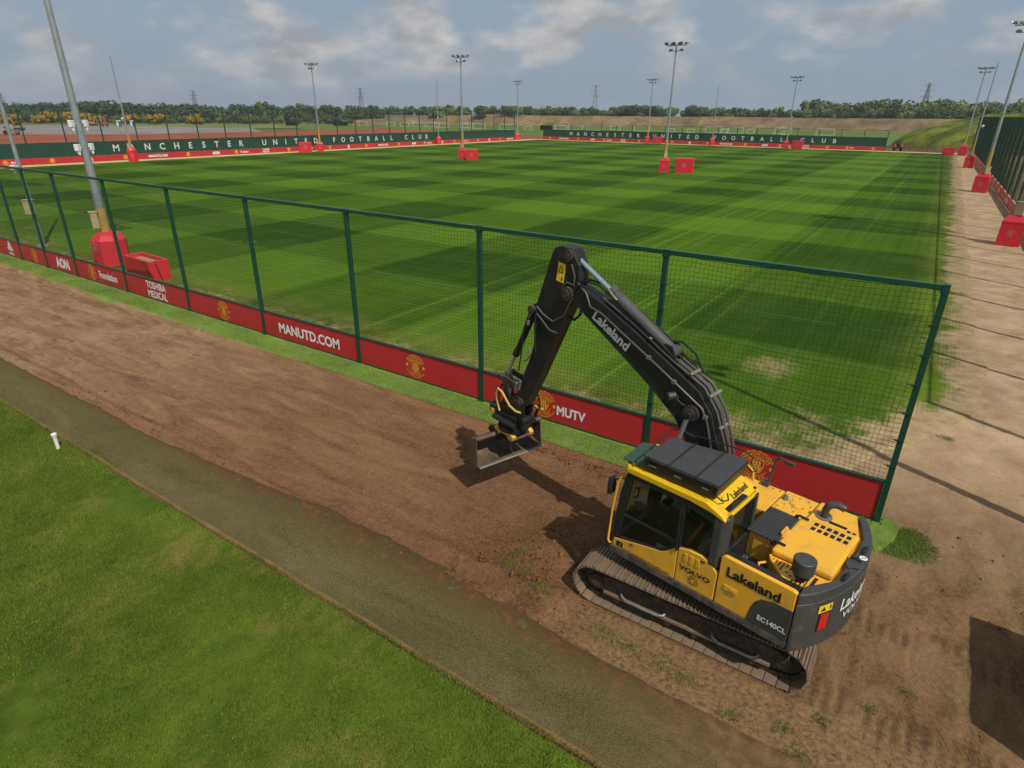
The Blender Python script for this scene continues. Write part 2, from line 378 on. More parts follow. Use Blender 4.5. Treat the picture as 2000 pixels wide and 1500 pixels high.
def mat_bare():
    t = NT('bare_soil').world()
    x = t.xyz(0); y = t.xyz(1)
    big = t.noise(.35, 5, .6); mid = t.noise(1.6, 6, .62, dist=.6); fine = t.noise(14, 6, .65); grit = t.noise(60, 4, .7)
    smear = t.noise(1.1, 6, .6, t.mapv((.35, 1.8, 1), (0, 0, R(-8))), .8)
    # graded bed on the left: red-brown to tan
    bed = t.mix(t.rng(smear, .36, .64), lin(106, 83, 61), lin(152, 121, 91))
    bed = t.mix(t.rng(t.noise(2.6, 7, .68, t.mapv((.5, 1.5, 1), (0, 0, R(14))), 1.2), .52, .66, 0, .55), bed, lin(174, 144, 110))
    bed = t.mix(t.rng(mid, .54, .68, 0, .55), bed, lin(94, 73, 53))
    bed = t.mix(t.rng(t.noise(1.4, 5, .6, t.mapv((.6, 1.8, 1), loc=(7, 2, 0)), .8), .60, .70, 0, .75), bed, lin(70, 56, 48))
    bed = t.mix(t.rng(t.math('ADD', x, t.math('MULTIPLY', big, 14)), -17, -6), bed, t.mix(t.rng(smear, .34, .66), lin(90, 63, 44), lin(130, 92, 62)))
    wet = t.mix(t.rng(mid, .35, .65), lin(70, 48, 33), lin(114, 78, 52))
    crack = t.rng(t.wave(.55, 'DIAGONAL', 9, None, 4, 1.1), .955, .995)
    crack = t.math('MULTIPLY', crack, t.rng(t.noise(.9, 3, .5, t.mapv(loc=(2, 8, 0))), .45, .6))
    bed = t.mix(t.math('MULTIPLY', crack, .18), bed, lin(58, 44, 34))
    bed = t.mix(t.rng(t.math('ADD', x, t.math('MULTIPLY', mid, 4)), -6.5, -3.5), bed, wet)
    # trafficked dirt on the right: sandy far up, brown near the machine
    sandy = t.mix(t.rng(t.noise(.8, 7, .65, dist=.5), .32, .68), lin(162, 136, 104), lin(208, 181, 144))
    brown = t.mix(t.rng(t.noise(1.3, 7, .65, t.mapv((1.6, .5, 1), (0, 0, R(38))), .7), .33, .66), lin(76, 57, 41), lin(134, 106, 76))
    brown = t.mix(t.rng(t.noise(.9, 4, .6), .56, .66, 0, .7), brown, lin(86, 60, 44))
    right = t.mix(t.rng(t.math('ADD', y, t.math('MULTIPLY', big, 5)), 1.0, 8.5), brown, sandy)
    # thin weeds / stubble
    weeds = t.math('MULTIPLY', t.rng(t.noise(.9, 5, .6, t.mapv(loc=(4, 7, 0))), .52, .66), t.rng(fine, .42, .58))
    right = t.mix(t.math('MULTIPLY', weeds, .55), right, lin(104, 104, 52))
    c = t.mix(t.rng(t.math('ADD', x, t.math('MULTIPLY', mid, 2.5)), -2.2, 1.6, smooth=True), bed, right)
    # churned stubble between worn turf and tracks
    band = t.math('MULTIPLY', t.rng(y, -7.6, -6.6), t.rng(y, -5.0, -5.7))
    tr = t.math('MULTIPLY', band, t.rng(x, -4.6, -3.4))
    c = t.mix(t.math('MULTIPLY', tr, .8), c, t.mix(t.rng(fine, .35, .65), lin(98, 78, 50), lin(140, 114, 76)))
    c = t.mix(t.rng(fine, .36, .66, .0, .60), c, t.mix(.5, c, lin(168, 134, 92)))
    c = t.mix(t.rng(grit, .58, .72, 0, .6), c, t.mix(.5, c, (.03, .02, .013)))
    c = t.mix(t.rng(t.noise(26, 5, .75), .56, .66, 0, .5), c, t.mix(.5, c, lin(190, 160, 122)))
    # cleat prints: short ribs along the tracks that the machine has left
    rib = t.wave(5.4, 'X', 2.2, t.mapv((1, 1, 1), (0, 0, R(-32))), 2, 1.2)
    ribm = t.math('MULTIPLY', t.rng(x, -.2, .8), t.rng(t.noise(.55, 3, .5, t.mapv((.5, 2.2, 1), (0, 0, R(-32)))), .46, .58))
    # two fresh track prints leading away from the machine
    cl = t.wave(1.8, 'X', .6, None, 2, 3)
    yy = t.math('ADD', y, t.math('MULTIPLY', x, .06))
    b1 = t.rng(t.math('ABSOLUTE', t.math('ADD', yy, 5.1)), .34, .27); b2 = t.rng(t.math('ABSOLUTE', t.math('ADD', yy, 3.1)), .34, .27); b3 = t.rng(t.math('ABSOLUTE', t.math('ADD', yy, 6.6)), .30, .24)
    pm = t.math('MULTIPLY', t.math('MAXIMUM', t.math('MAXIMUM', b1, b2), b3), t.math('MULTIPLY', t.rng(x, -.8, .1), t.rng(t.noise(1.1, 4, .6), .38, .52)))
    c = t.mix(t.math('MULTIPLY', pm, t.rng(cl, .6, .2, .1, .6)), c, t.mix(.6, c, lin(60, 44, 31)))
    h = t.math('ADD', t.math('MULTIPLY', fine, .6), t.math('MULTIPLY', grit, .25))
    h = t.math('ADD', h, t.math('MULTIPLY', t.math('MULTIPLY', cl, pm), .9))
    h = t.math('ADD', h, t.math('MULTIPLY', t.math('MULTIPLY', rib, ribm), .4))
    h = t.math('ADD', h, t.math('MULTIPLY', mid, 1.2))
    h = t.math('ADD', h, t.math('MULTIPLY', t.rng(t.noise(7, 8, .78, dist=.8), .40, .62), .5))
    h = t.math('SUBTRACT', h, t.math('MULTIPLY', crack, .15))
    return t.fin(c, .95, normal=t.bump(h, .7, .032), spec=.08)
def mat_pitch():
    t = NT('pitch_turf').world(); x = t.xyz(0); y = t.xyz(1)
    wob = t.math('MULTIPLY', t.math('SUBTRACT', t.noise(.5, 3), .5), .6)
    sx = t.rng(t.math('SINE', t.math('MULTIPLY', t.math('ADD', t.math('ADD', x, 16.5), wob), math.pi/8.2)), -.10, .10)
    sy = t.rng(t.math('SINE', t.math('MULTIPLY', t.math('ADD', t.math('SUBTRACT', y, 24.2), wob), math.pi/7.2)), .10, -.10)
    li = t.math('ADD', t.math('ADD', t.math('MULTIPLY', sx, .44), t.math('MULTIPLY', sy, .44)), .04)
    li = t.math('ADD', li, t.math('MULTIPLY', t.math('SUBTRACT', t.noise(.16, 4, .6), .5), .9))
    # roller and mower lines
    fl = t.noise(1.0, 5, .7, t.mapv((2.6, .035, 1))); fl2 = t.noise(1.0, 5, .7, t.mapv((.03, 2.8, 1)))
    li = t.math('ADD', li, t.math('MULTIPLY', t.math('SUBTRACT', fl, .5), 1.0))
    li = t.math('ADD', li, t.math('MULTIPLY', t.math('SUBTRACT', fl2, .5), .8))
    streak = t.math('MULTIPLY', t.rng(t.noise(1, 3, .6, t.mapv((4.2, .012, 1), (0, 0, R(-2)))), .56, .66), t.math('MULTIPLY', t.rng(x, -21, -17), t.rng(x, -3, -6)))
    li = t.math('ADD', li, t.math('MULTIPLY', streak, .85))
    c = t.mix(t.rng(li, -.05, 1.15), lin(42, 66, 9), lin(94, 124, 28))
    g = t.noise(9, 5, .7); g2 = t.noise(42, 4, .7)
    c = t.mix(t.rng(g, .3, .7, 0, .35), c, t.mix(.5, c, lin(56, 82, 14)))
    c = t.mix(t.rng(g2, .35, .7, 0, .5), c, t.mix(.45, c, lin(32, 52, 10)))
    # bare and thin areas along the worn edges
    n1 = t.noise(.55, 6, .65); n2 = t.noise(3.2, 7, .7, None, .4)
    rows = t.wave(2.6, 'X', 3.5, None, 3, 1.5)
    edge_r = t.rng(t.math('ADD', t.math('ADD', t.math('ADD', x, t.rng(y, 9.0, 2.5, 0, 2.7, True)), t.math('MULTIPLY', y, .012)), t.math('MULTIPLY', n1, 4)), 2.45, 3.9)
    edge_n = t.rng(t.math('SUBTRACT', t.math('MULTIPLY', n1, 4.5), y), -.9, 1.2)
    corner = t.math('MULTIPLY', t.rng(t.math('ADD', x, t.math('MULTIPLY', n1, 7)), -3.5, 4.5), t.rng(t.math('SUBTRACT', t.math('MULTIPLY', n1, 6), y), -3.6, 1.0))
    dry = t.math('MULTIPLY', t.rng(t.math('SUBTRACT', t.math('MULTIPLY', n1, 5), y), -1.6, 1.6), t.rng(t.noise(1.6, 6, .65), .34, .62, .25, .9))
    dry = t.math('MAXIMUM', dry, t.math('MULTIPLY', t.rng(t.math('ADD', t.math('ADD', x, t.math('MULTIPLY', y, .012)), t.math('MULTIPLY', n1, 3)), .6, 3.2), t.rng(t.noise(1.3, 6, .65, t.mapv(loc=(2, 2, 0))), .36, .62, 0, .65)))
    c = t.mix(dry, c, t.mix(t.rng(n2, .3, .7), lin(104, 102, 42), lin(142, 130, 74)))
    pr = t.math('MAXIMUM', t.math('MAXIMUM', edge_r, t.math('MULTIPLY', edge_n, .62)), corner)
    k = t.math('ADD', t.math('MULTIPLY', n2, .85), t.math('MULTIPLY', rows, .10))
    bare = t.rng(t.math('ADD', pr, t.math('SUBTRACT', k, .80)), .0, .42, 0, .85)
    spot = t.rng(t.noise(.33, 6, .65, t.mapv(loc=(11, 3, 0))), .665, .70, 0, .35)
    bare = t.math('MAXIMUM', bare, t.math('MULTIPLY', spot, t.rng(y, 24, 10)))
    wx = t.math('DIVIDE', t.math('ADD', x, 3.9), 1.0); wy = t.math('DIVIDE', t.math('SUBTRACT', y, 7.6), 1.25)
    worn = t.rng(t.math('ADD', t.math('ADD', t.math('MULTIPLY', wx, wx), t.math('MULTIPLY', wy, wy)), t.math('MULTIPLY', n2, 3.6)), 2.7, 1.4, 0, .55)
    bare = t.math('MAXIMUM', bare, worn)
    dirt = t.mix(t.rng(t.noise(2.1, 6, .65), .3, .7), lin(140, 117, 84), lin(188, 162, 126))
    c = t.mix(bare, c, dirt)
    h = t.math('ADD', t.math('MULTIPLY', g2, .6), t.math('MULTIPLY', g, .4))
    return t.fin(c, .95, normal=t.bump(h, .6, .03), spec=.04)
def mat_lawn(name, dark, light, patch, amount, sc=1.):
    t = NT(name).world()
    a = t.noise(.45*sc, 5, .6, dist=.3); b = t.noise(3.5*sc, 5, .65, t.mapv((1, .6, 1), (0, 0, R(30)))); c_ = t.noise(30*sc, 4, .7, t.mapv((1, .35, 1), (0, 0, R(34))))
    v = t.math('ADD', t.math('ADD', t.math('MULTIPLY', a, .5), t.math('MULTIPLY', b, .35)), t.math('MULTIPLY', c_, .35))
    c = t.mix(t.rng(v, .40, .80), dark, light)
    c = t.mix(t.rng(c_, .3, .7, 0, .45), c, t.mix(.5, c, tuple(.35*x for x in dark)))
    if amount:
        p = t.math('MULTIPLY', t.rng(t.noise(.42*sc, 6, .62, t.mapv(loc=(5, 9, 0))), .64-amount, .72-amount*.6), t.rng(b, .35, .62))
        c = t.mix(t.math('MULTIPLY', p, .7), c, patch)
    if name == 'turf_verge': c = t.mix(t.rng(t.xyz(0), -.3, .3, 0, .75), c, t.mix(t.rng(v, .4, .8), lin(66, 92, 30), lin(108, 132, 54)))
    return t.fin(c, .9, normal=t.bump(t.math('ADD', c_, t.math('MULTIPLY', b, .5)), .9, .03), spec=.08)
def mat_worn():
    t = NT('worn_artificial_turf').world(); y = t.xyz(1); x = t.xyz(0)
    a = t.noise(.8, 6, .65, t.mapv((.5, 1.3, 1)), .6); f = t.noise(34, 4, .75); b = t.noise(5, 5, .65)
    c = t.mix(t.rng(a, .33, .67), lin(86, 80, 50), lin(110, 102, 66))
    c = t.mix(t.rng(f, .52, .38, 0, .6), c, lin(56, 51, 31))
    c = t.mix(t.rng(f, .54, .66, 0, .45), c, lin(128, 119, 78))
    # soil carried on to it along the dug edge
    d = t.rng(t.math('ADD', y, t.math('MULTIPLY', a, 1.5)), -6.35, -5.55)
    c = t.mix(t.math('MULTIPLY', d, t.rng(b, .30, .55)), c, t.mix(t.rng(b, .4, .65), lin(66, 48, 32), lin(112, 80, 52)))
    moss = t.math('MULTIPLY', t.rng(t.noise(.5, 5, .6, t.mapv((.6, 1.6, 1), loc=(3, 1.3, 0))), .60, .68), t.rng(b, .38, .55))
    c = t.mix(t.math('MULTIPLY', moss, t.rng(x, -7, -12, 0, .7)), c, lin(66, 74, 18))
    right = t.rng(t.math('ADD', x, t.math('MULTIPLY', a, 4)), -.9, 2.0)
    c = t.mix(right, c, t.mix(t.rng(b, .35, .65), lin(98, 78, 48), lin(132, 106, 68)))
    return t.fin(c, .95, normal=t.bump(t.math('ADD', f, t.math('MULTIPLY', b, .5)), .9, .025), spec=.1)
def mat_flat(name, a, b, sc=.2, stretch=(1, 1, 1), bump=.3):
    t = NT(name).world(); n = t.noise(sc, 6, .65, t.mapv(stretch)); n2 = t.noise(sc*14, 4, .65)
    c = t.mix(t.rng(t.math('ADD', t.math('MULTIPLY', n, .75), t.math('MULTIPLY', n2, .25)), .35, .65), a, b)
    return t.fin(c, .95, normal=t.bump(n2, bump, .05), spec=.1)
BARE = mat_bare(); PITCH = mat_pitch()
LAWN = mat_lawn('lawn_turf', lin(52, 72, 16), lin(108, 128, 38), lin(136, 112, 64), .13)
STRIP = mat_lawn('turf_verge', lin(86, 114, 44), lin(142, 164, 78), lin(118, 110, 66), .03, 1.5)
WORN = mat_worn()
def build_ground():
    # whole country out to the horizon
    g = MB(); g.add([(-2600, -900, -.35), (2200, -900, -.35), (2200, 2600, -.35), (-2600, 2600, -.35)], [(0, 1, 2, 3)])
    tag(g.build('terrain', mat_flat('rough_country', lin(60, 72, 34), lin(98, 100, 56), .01)), kind='structure')
    xs = np.concatenate([np.arange(-64, -34, .22), np.arange(-34, -20, .11), np.arange(-20, 5, .075), np.arange(5, 16, .25)])
    ys = np.concatenate([np.arange(-16, -8, .3), np.arange(-8, 3.001, .075)])
    X, Y = np.meshgrid(xs, ys); grid_mesh('ground', X, Y, ground_height(X, Y), BARE)
    xs = np.arange(-2, 16.01, .25); ys = np.concatenate([np.arange(ys[-1], 40, .25), np.arange(40, 176, 1.)])
    X, Y = np.meshgrid(xs, ys); grid_mesh('dirt_track', X, Y, ground_height(X, Y), BARE)
    # the mown pitch
    xs = np.concatenate([np.arange(-109.6, -4, 1.5), np.arange(-4, 2.2, .2)]); ys = np.concatenate([np.arange(.35, 4, .25), np.arange(4, 163.5, 1.5)])
    X, Y = np.meshgrid(xs, ys); Z = .035 + 0*X
    Xw = X.copy()
    right = X > 1.9; Xw = np.where(right, X - .9 + 1.6*fbm(Y*.22, Y*0+3, 4, 31) + .5*fbm(Y*1.2, Y*0, 3, 33), X)
    k = sstep(-4, 2.0, X)
    Xw = X + k*(.3 - .011*Y + 1.0*fbm(Y*.16, Y*0+3, 4, 31) + .5*fbm(Y*1.1, Y*0, 3, 33))
    Xw = Xw - k*2.6*sstep(8.5, 2.0, Y + 1.5*fbm(X*.6, Y*.6, 3, 35))
    Z = np.where(X >= xs[-1]-1e-6, -.08, Z)
    grid_mesh('pitch', Xw, Y, Z, PITCH)
    # bright verge in front of the boards, with a torn outer edge
    xs = np.arange(-64, .42, .07); vs_ = np.linspace(0, 1, 9)
    X, V = np.meshgrid(xs, vs_)
    outer = -1.10 + .10*fbm(X*.3, X*0, 3, 41) + .05*fbm(X*5, X*0, 3, 43) - .12*sstep(-14, -19, X)
    endf = np.sqrt(np.clip(1-((X-.0)/.40)**2, 0, 1))*(1+.7*fbm(X*3, X*0, 3, 45)); endf = np.where(X < .0, 1, endf)
    lo = np.where(X > -.1, outer*endf, outer); hi = np.where(X > -.1, .45*endf*sstep(-.1, .2, X)+.35*(1-sstep(-.1, .2, X)), .35)
    Yv = lo + (hi-lo)*V
    Z = .03 + .02*fbm(X*3, Yv*3, 3, 44); Z = np.where(V < .01, -.16, Z); Z = np.where((V > .99), -.1, Z)
    Yv = np.where(V < .01, Yv-.03, Yv)
    grid_mesh('verge', X, Yv, Z, STRIP)
    # worn synthetic turf between the dug bed and the lawn
    xs = np.arange(-64, 3.0, .09); vs_ = np.linspace(0, 1, 12); X, V = np.meshgrid(xs, vs_)
    up = -6.28 + .22*fbm(X*.5, X*0, 4, 51) + .12*fbm(X*3, X*0, 3, 53) + .30*sstep(-3, -6, X)*sstep(-14, -8, X) - .15*sstep(-12, -16, X)
    Yv = -7.95 + (up+7.95)*V; Z = .022 + .025*fbm(X*2.2, Yv*2.2, 3, 54); Z = np.where(V > .99, -.13, Z); Yv = np.where(V > .99, Yv+.05, Yv)
    grid_mesh('worn_turf', X, Yv, Z, WORN)
    # near lawn
    xs = np.arange(-64, 4, .25); ys = np.concatenate([np.arange(-26, -9, .5), np.arange(-9, -7.9, .1)]); X, Y = np.meshgrid(xs, ys)
    Z = .05 + .02*fbm(X*.8, Y*.8, 3, 61); Z = np.where(Y > -8.0, Z-.02, Z)
    grid_mesh('lawn', X, Y - .03*fbm(X*2, Y*0, 2, 62), Z, LAWN)
    # timber / soil edging line
    xs = np.arange(-64, 4, .12); vs_ = np.array([-.5, -.35, 0, .35, .5]); X, V = np.meshgrid(xs, vs_)
    wdt = .085 + .07*fbm(X*2.0, X*0, 3, 71)
    grid_mesh('edging', X, -7.89 + V*wdt + .035*fbm(X*1.1, X*0, 3, 72), np.where(np.abs(V) > .4, .0, .062) + .012*fbm(X*6, V*3, 2, 73), mat_flat('edging_soil', lin(104, 84, 50), lin(138, 112, 70), 3., bump=.6))
    # sandy run-off along the far boards
    SAND = mat_flat('sandy_border', lin(184, 158, 112), lin(214, 190, 146), .6)
    def sheet(name, pts, mat, z):
        m_ = MB(); m_.add([(a, b, z) for a, b in pts], [tuple(range(len(pts)))]); return tag(m_.build(name, mat), kind='structure')
    sheet('sand_border', [(-114, 5), (-109.2, 5), (-109.2, 163.4), (-114, 163.4)], SAND, .02)
    sheet('sand_border', [(-114, 163), (2, 163), (2, 166.5), (-114, 166.5)], SAND, .014)
    sheet('pitch_margin', [(-113.4, -16), (-63.8, -16), (-63.8, 6), (-113.4, 6)], mat_flat('margin_soil', lin(120, 92, 60), lin(160, 128, 86), .4), .0)
    # beyond the left-hand screen: red clay works, gravel yard; practice pitches beyond
    sheet('clay_surface', [(-340, 60), (-113.5, -40), (-113.5, 186), (-246, 232), (-232, 148), (-233, 100), (-262, 72)], mat_flat('red_clay', lin(120, 62, 42), lin(158, 92, 64), .05, (1, 3, 1)), -.05)
    sheet('gravel_yard', [(-440, 40), (-340, 60), (-262, 70), (-232, 100), (-232, 152), (-275, 176), (-351, 156), (-420, 128)], mat_flat('grey_gravel', lin(112, 106, 104), lin(150, 142, 134), .05), -.09)
    sheet('practice_pitch', [(-113, 166.6), (-18, 166.6), (-10, 360), (-60, 400), (-170, 405), (-300, 330), (-330, 250), (-246, 180)], mat_flat('practice_turf', lin(66, 90, 32), lin(104, 126, 52), .02, (1, 5, 1)), -.06)
    sheet('rough_meadow', [(-440, 128), (-351, 156), (-275, 176), (-300, 330), (-420, 300)], mat_flat('meadow_turf', lin(92, 104, 52), lin(124, 128, 72), .04), -.12)
    # earth bund behind the practice pitches
    pts = [(-390, 255), (-306, 330), (-238, 352), (-160, 402), (-96, 402), (-40, 388), (10, 360), (90, 340)]
    P = []
    for (a, b), (c, d) in zip(pts[:-1], pts[1:]):
        n = int(max(4, math.hypot(c-a, d-b)/4))
        P += [(a+(c-a)*i/n, b+(d-b)*i/n) for i in range(n)]
    P = np.array(P + [pts[-1]]); T = np.gradient(P, axis=0); T /= np.linalg.norm(T, axis=1)[:, None]; Nn = np.stack([-T[:, 1], T[:, 0]], 1)
    prof = [(-1, -.2), (0, .1), (4, 2.2), (9, 5.0), (13, 6.2), (26, 6.3), (60, 5.8), (160, 4.5)]
    off = np.array([p[0] for p in prof]); hh = np.array([p[1] for p in prof])
    X = P[None, :, 0] + Nn[None, :, 0]*off[:, None]; Y = P[None, :, 1] + Nn[None, :, 1]*off[:, None]
    fade = np.clip((P[:, 0]+380)/110, .12, 1)[None, :]
    Z = hh[:, None]*fade*(1 + .16*fbm(P[None, :, 0]*.03, off[:, None]*0, 3, 81)) + .9*fbm(X*.12, Y*.12, 3, 82)*(off[:, None] > 1)
    BUND = NT('bund_soil').world()
    n = BUND.noise(.12, 7, .65); n2 = BUND.noise(.5, 6, .7)
    c = BUND.mix(BUND.rng(n, .35, .65), lin(100, 84, 60), lin(140, 120, 84)); c = BUND.mix(BUND.rng(n2, .5, .66, 0, .6), c, lin(80, 70, 44))
    c = BUND.mix(BUND.rng(BUND.noise(.06, 5, .6, BUND.mapv(loc=(3, 5, 1))), .55, .66, 0, .7), c, lin(76, 80, 38))
    grid_mesh('earth_bund', X, Y, Z, BUND.fin(c, .95, normal=BUND.bump(n2, .8, .4), spec=.1))
    # overgrown spoil heap at the corner
    xs = np.linspace(-22, 60, 110); ys = np.linspace(158, 245, 110); X, Y = np.meshgrid(xs, ys)
    e = ((X-17)/33)**2 + ((Y-200)/36)**2
    Z = 8.6*np.clip(1-e, 0, 1)**.62*(1+.25*fbm(X*.1, Y*.1, 4, 91)) + .9*fbm(X*.35, Y*.35, 3, 92)*(e < 1) - .3*(e >= 1)
    H = NT('overgrown_heap').world(); n = H.noise(.22, 7, .65); n2 = H.noise(1.4, 5, .7)
    c = H.mix(H.rng(n, .36, .62), lin(66, 74, 28), lin(126, 134, 40)); c = H.mix(H.rng(n2, .45, .7, 0, .6), c, lin(50, 56, 22))
    c = H.mix(H.rng(H.math('ADD', H.xyz(2), H.math('MULTIPLY', n, 2.5)), 2.9, 1.5), c, H.mix(H.rng(n2, .35, .65), lin(88, 72, 50), lin(128, 108, 76)))
    grid_mesh('spoil_heap', X, Y, Z, H.fin(c, .95, normal=H.bump(n2, .9, .4), spec=.1))
build_ground()

# loose blades over the near lawn and the verge: nobody could count them
def blades(name, label, n, xr, yr, zfn, hh, ww, mat, dens=None, lean=.5):
    x = rng.uniform(*xr, n); y = rng.uniform(*yr, n)
    if dens is not None:
        k = dens(x, y); x = x[k]; y = y[k]
    n = len(x); z = zfn(x, y); a = rng.uniform(0, 2*np.pi, n); h = rng.uniform(.55, 1.15, n)*hh; w = rng.uniform(.6, 1.2, n)*ww
    le = rng.uniform(.1, 1, n)*lean*h; b = R(35)+rng.normal(0, .9, n)
    p0 = np.stack([x-np.cos(a)*w, y-np.sin(a)*w, z-.005], 1); p1 = np.stack([x+np.cos(a)*w, y+np.sin(a)*w, z-.005], 1)
    p2 = np.stack([x+np.cos(b)*le, y+np.sin(b)*le, z+h], 1)
    v = np.stack([p0, p1, p2], 1).reshape(-1, 3); f = np.arange(3*n).reshape(n, 3)
    o = raw_mesh(name, v, f, mat); tag(o, label, 'grass', kind='stuff'); return o
def mat_blade(name, a, b):
    t = NT(name).world(); n = t.noise(55, 2, .5); n2 = t.noise(.5, 5, .6, dist=.3)
    c = t.mix(t.rng(t.math('ADD', t.math('MULTIPLY', n, .6), t.math('MULTIPLY', n2, .4)), .36, .64), a, b)
    return t.fin(c, .7, spec=.2)
def patchy(x, y): return (fbm(x*.42+5, y*.42+9, 4, 77) + rng.uniform(-.12, .12, len(x))) < .13
blades('lawn_grass', 'short mown grass of the near lawn', 300000, (-27, -1), (-13.2, -7.90), lambda x, y: 0*x+.055, .05, .0075, mat_blade('lawn_blade', lin(42, 64, 12), lin(138, 156, 56)), patchy)
blades('verge_grass', 'short bright grass of the verge in front of the boards', 95000, (-46, -.1), (-1.05, -.12), lambda x, y: 0*x+.035, .04, .008, mat_blade('verge_blade', lin(80, 108, 40), lin(158, 178, 92)),
       lambda x, y: ~((x > .2) & (((x-.2)/1.0)**2 + (y/1.0)**2 > 1)))
blades('corner_grass', 'ragged patch of grass outside the end post of the near fence', 30000, (-.1, 1.4), (-1.35, .3), lambda x, y: ground_height(x, y)+.0, .045, .008, mat_blade('corner_blade', lin(62, 90, 24), lin(128, 152, 62)),
       lambda x, y: (((x-.35)/.62)**2 + ((y+.5)/.55)**2 + 2.2*fbm(x*2.6, y*2.6, 4, 46)) < rng.uniform(.25, 1.5, len(x)))
WEED = [(-3.35, -5.85, .25), (-2.9, -5.9, .2), (-2.35, -5.95, .35), (-1.9, -6.0, .22), (-1.2, -6.2, .2), (-.3, -6.35, .22), (-.15, -5.6, .14), (-5.6, -5.35, .3), (-5.15, -5.45, .16), (-5.5, -5.0, .14), (-4.6, -5.75, .2), (-.55, -6.0, .15), (1.05, 5.1, .28), (-1.2, 4.6, .3), (-2.2, 3.9, .4), (.35, -5.0, .12), (.8, -4.4, .1)]
def weeds():
    xs = []; ys = []
    for a, b, r in WEED:
        k = int(380*r/.25*.7); xs.append(rng.normal(a, r*.55, k)); ys.append(rng.normal(b, r*.4, k))
    x = np.concatenate(xs); y = np.concatenate(ys); z = ground_height(x, y); n = len(x)
    a = rng.uniform(0, 2*np.pi, n); h = rng.uniform(.015, .06, n); w = rng.uniform(.004, .009, n); b = rng.uniform(0, 2*np.pi, n)
    p0 = np.stack([x-np.cos(a)*w, y-np.sin(a)*w, z-.01], 1); p1 = np.stack([x+np.cos(a)*w, y+np.sin(a)*w, z-.01], 1)
    p2 = np.stack([x+np.cos(b)*h*.8, y+np.sin(b)*h*.8, z+h], 1)
    o = raw_mesh('weeds', np.stack([p0, p1, p2], 1).reshape(-1, 3), np.arange(3*n).reshape(n, 3), mat_blade('weed_blade', lin(66, 90, 26), lin(112, 132, 52)))
    tag(o, 'tufts of green weeds sprouting in the churned dirt', 'weeds', kind='stuff')
weeds()
def clods():
    """crumbs of dug soil, scattered in front of the tracks and along the cut edge"""
    n1 = 520; x = np.concatenate([rng.normal(-5.3, .75, n1), rng.uniform(-9, -3.4, 900), rng.uniform(-22, -6, 420), rng.uniform(-4, 3, 160)])
    y = np.concatenate([rng.normal(-5.2, .55, n1), -1.42+rng.normal(0, .1, 900), -6.22+rng.normal(0, .16, 420), rng.uniform(-8, 2, 160)])
    k = ~((x > -4.4) & (x < -.2) & (y > -5.5) & (y < -2.7)) & ~((y > -1.2) & (x < 1)); x = x[k]; y = y[k]; n = len(x)
    s = np.abs(rng.normal(0, 1, n))*.013+.006; s[:n1//20] *= 2.0
    z = ground_height(x, y)
    base = np.array([(1, 0, 0), (-1, 0, 0), (0, 1, 0), (0, -1, 0), (0, 0, 1), (0, 0, -1)], float)
    v = base[None]*s[:, None, None]*rng.uniform(.6, 1.4, (n, 6, 1)) + rng.normal(0, .25, (n, 6, 3))*s[:, None, None]
    v = v + np.stack([x, y, z+s*.3], 1)[:, None, :]
    f = np.array([(0, 2, 4), (2, 1, 4), (1, 3, 4), (3, 0, 4), (2, 0, 5), (1, 2, 5), (3, 1, 5), (0, 3, 5)])
    F_ = (np.arange(n)[:, None, None]*6 + f[None]).reshape(-1, 3)
    t = NT('clod_soil').world(); c = t.mix(t.rng(t.noise(9, 4), .35, .65), lin(84, 56, 36), lin(134, 96, 62))
    o = raw_mesh('soil_crumbs', v.reshape(-1, 3), F_, t.fin(c, .95, spec=.1)); tag(o, 'crumbs of dug brown soil in front of the tracks', 'soil', kind='stuff')
clods()

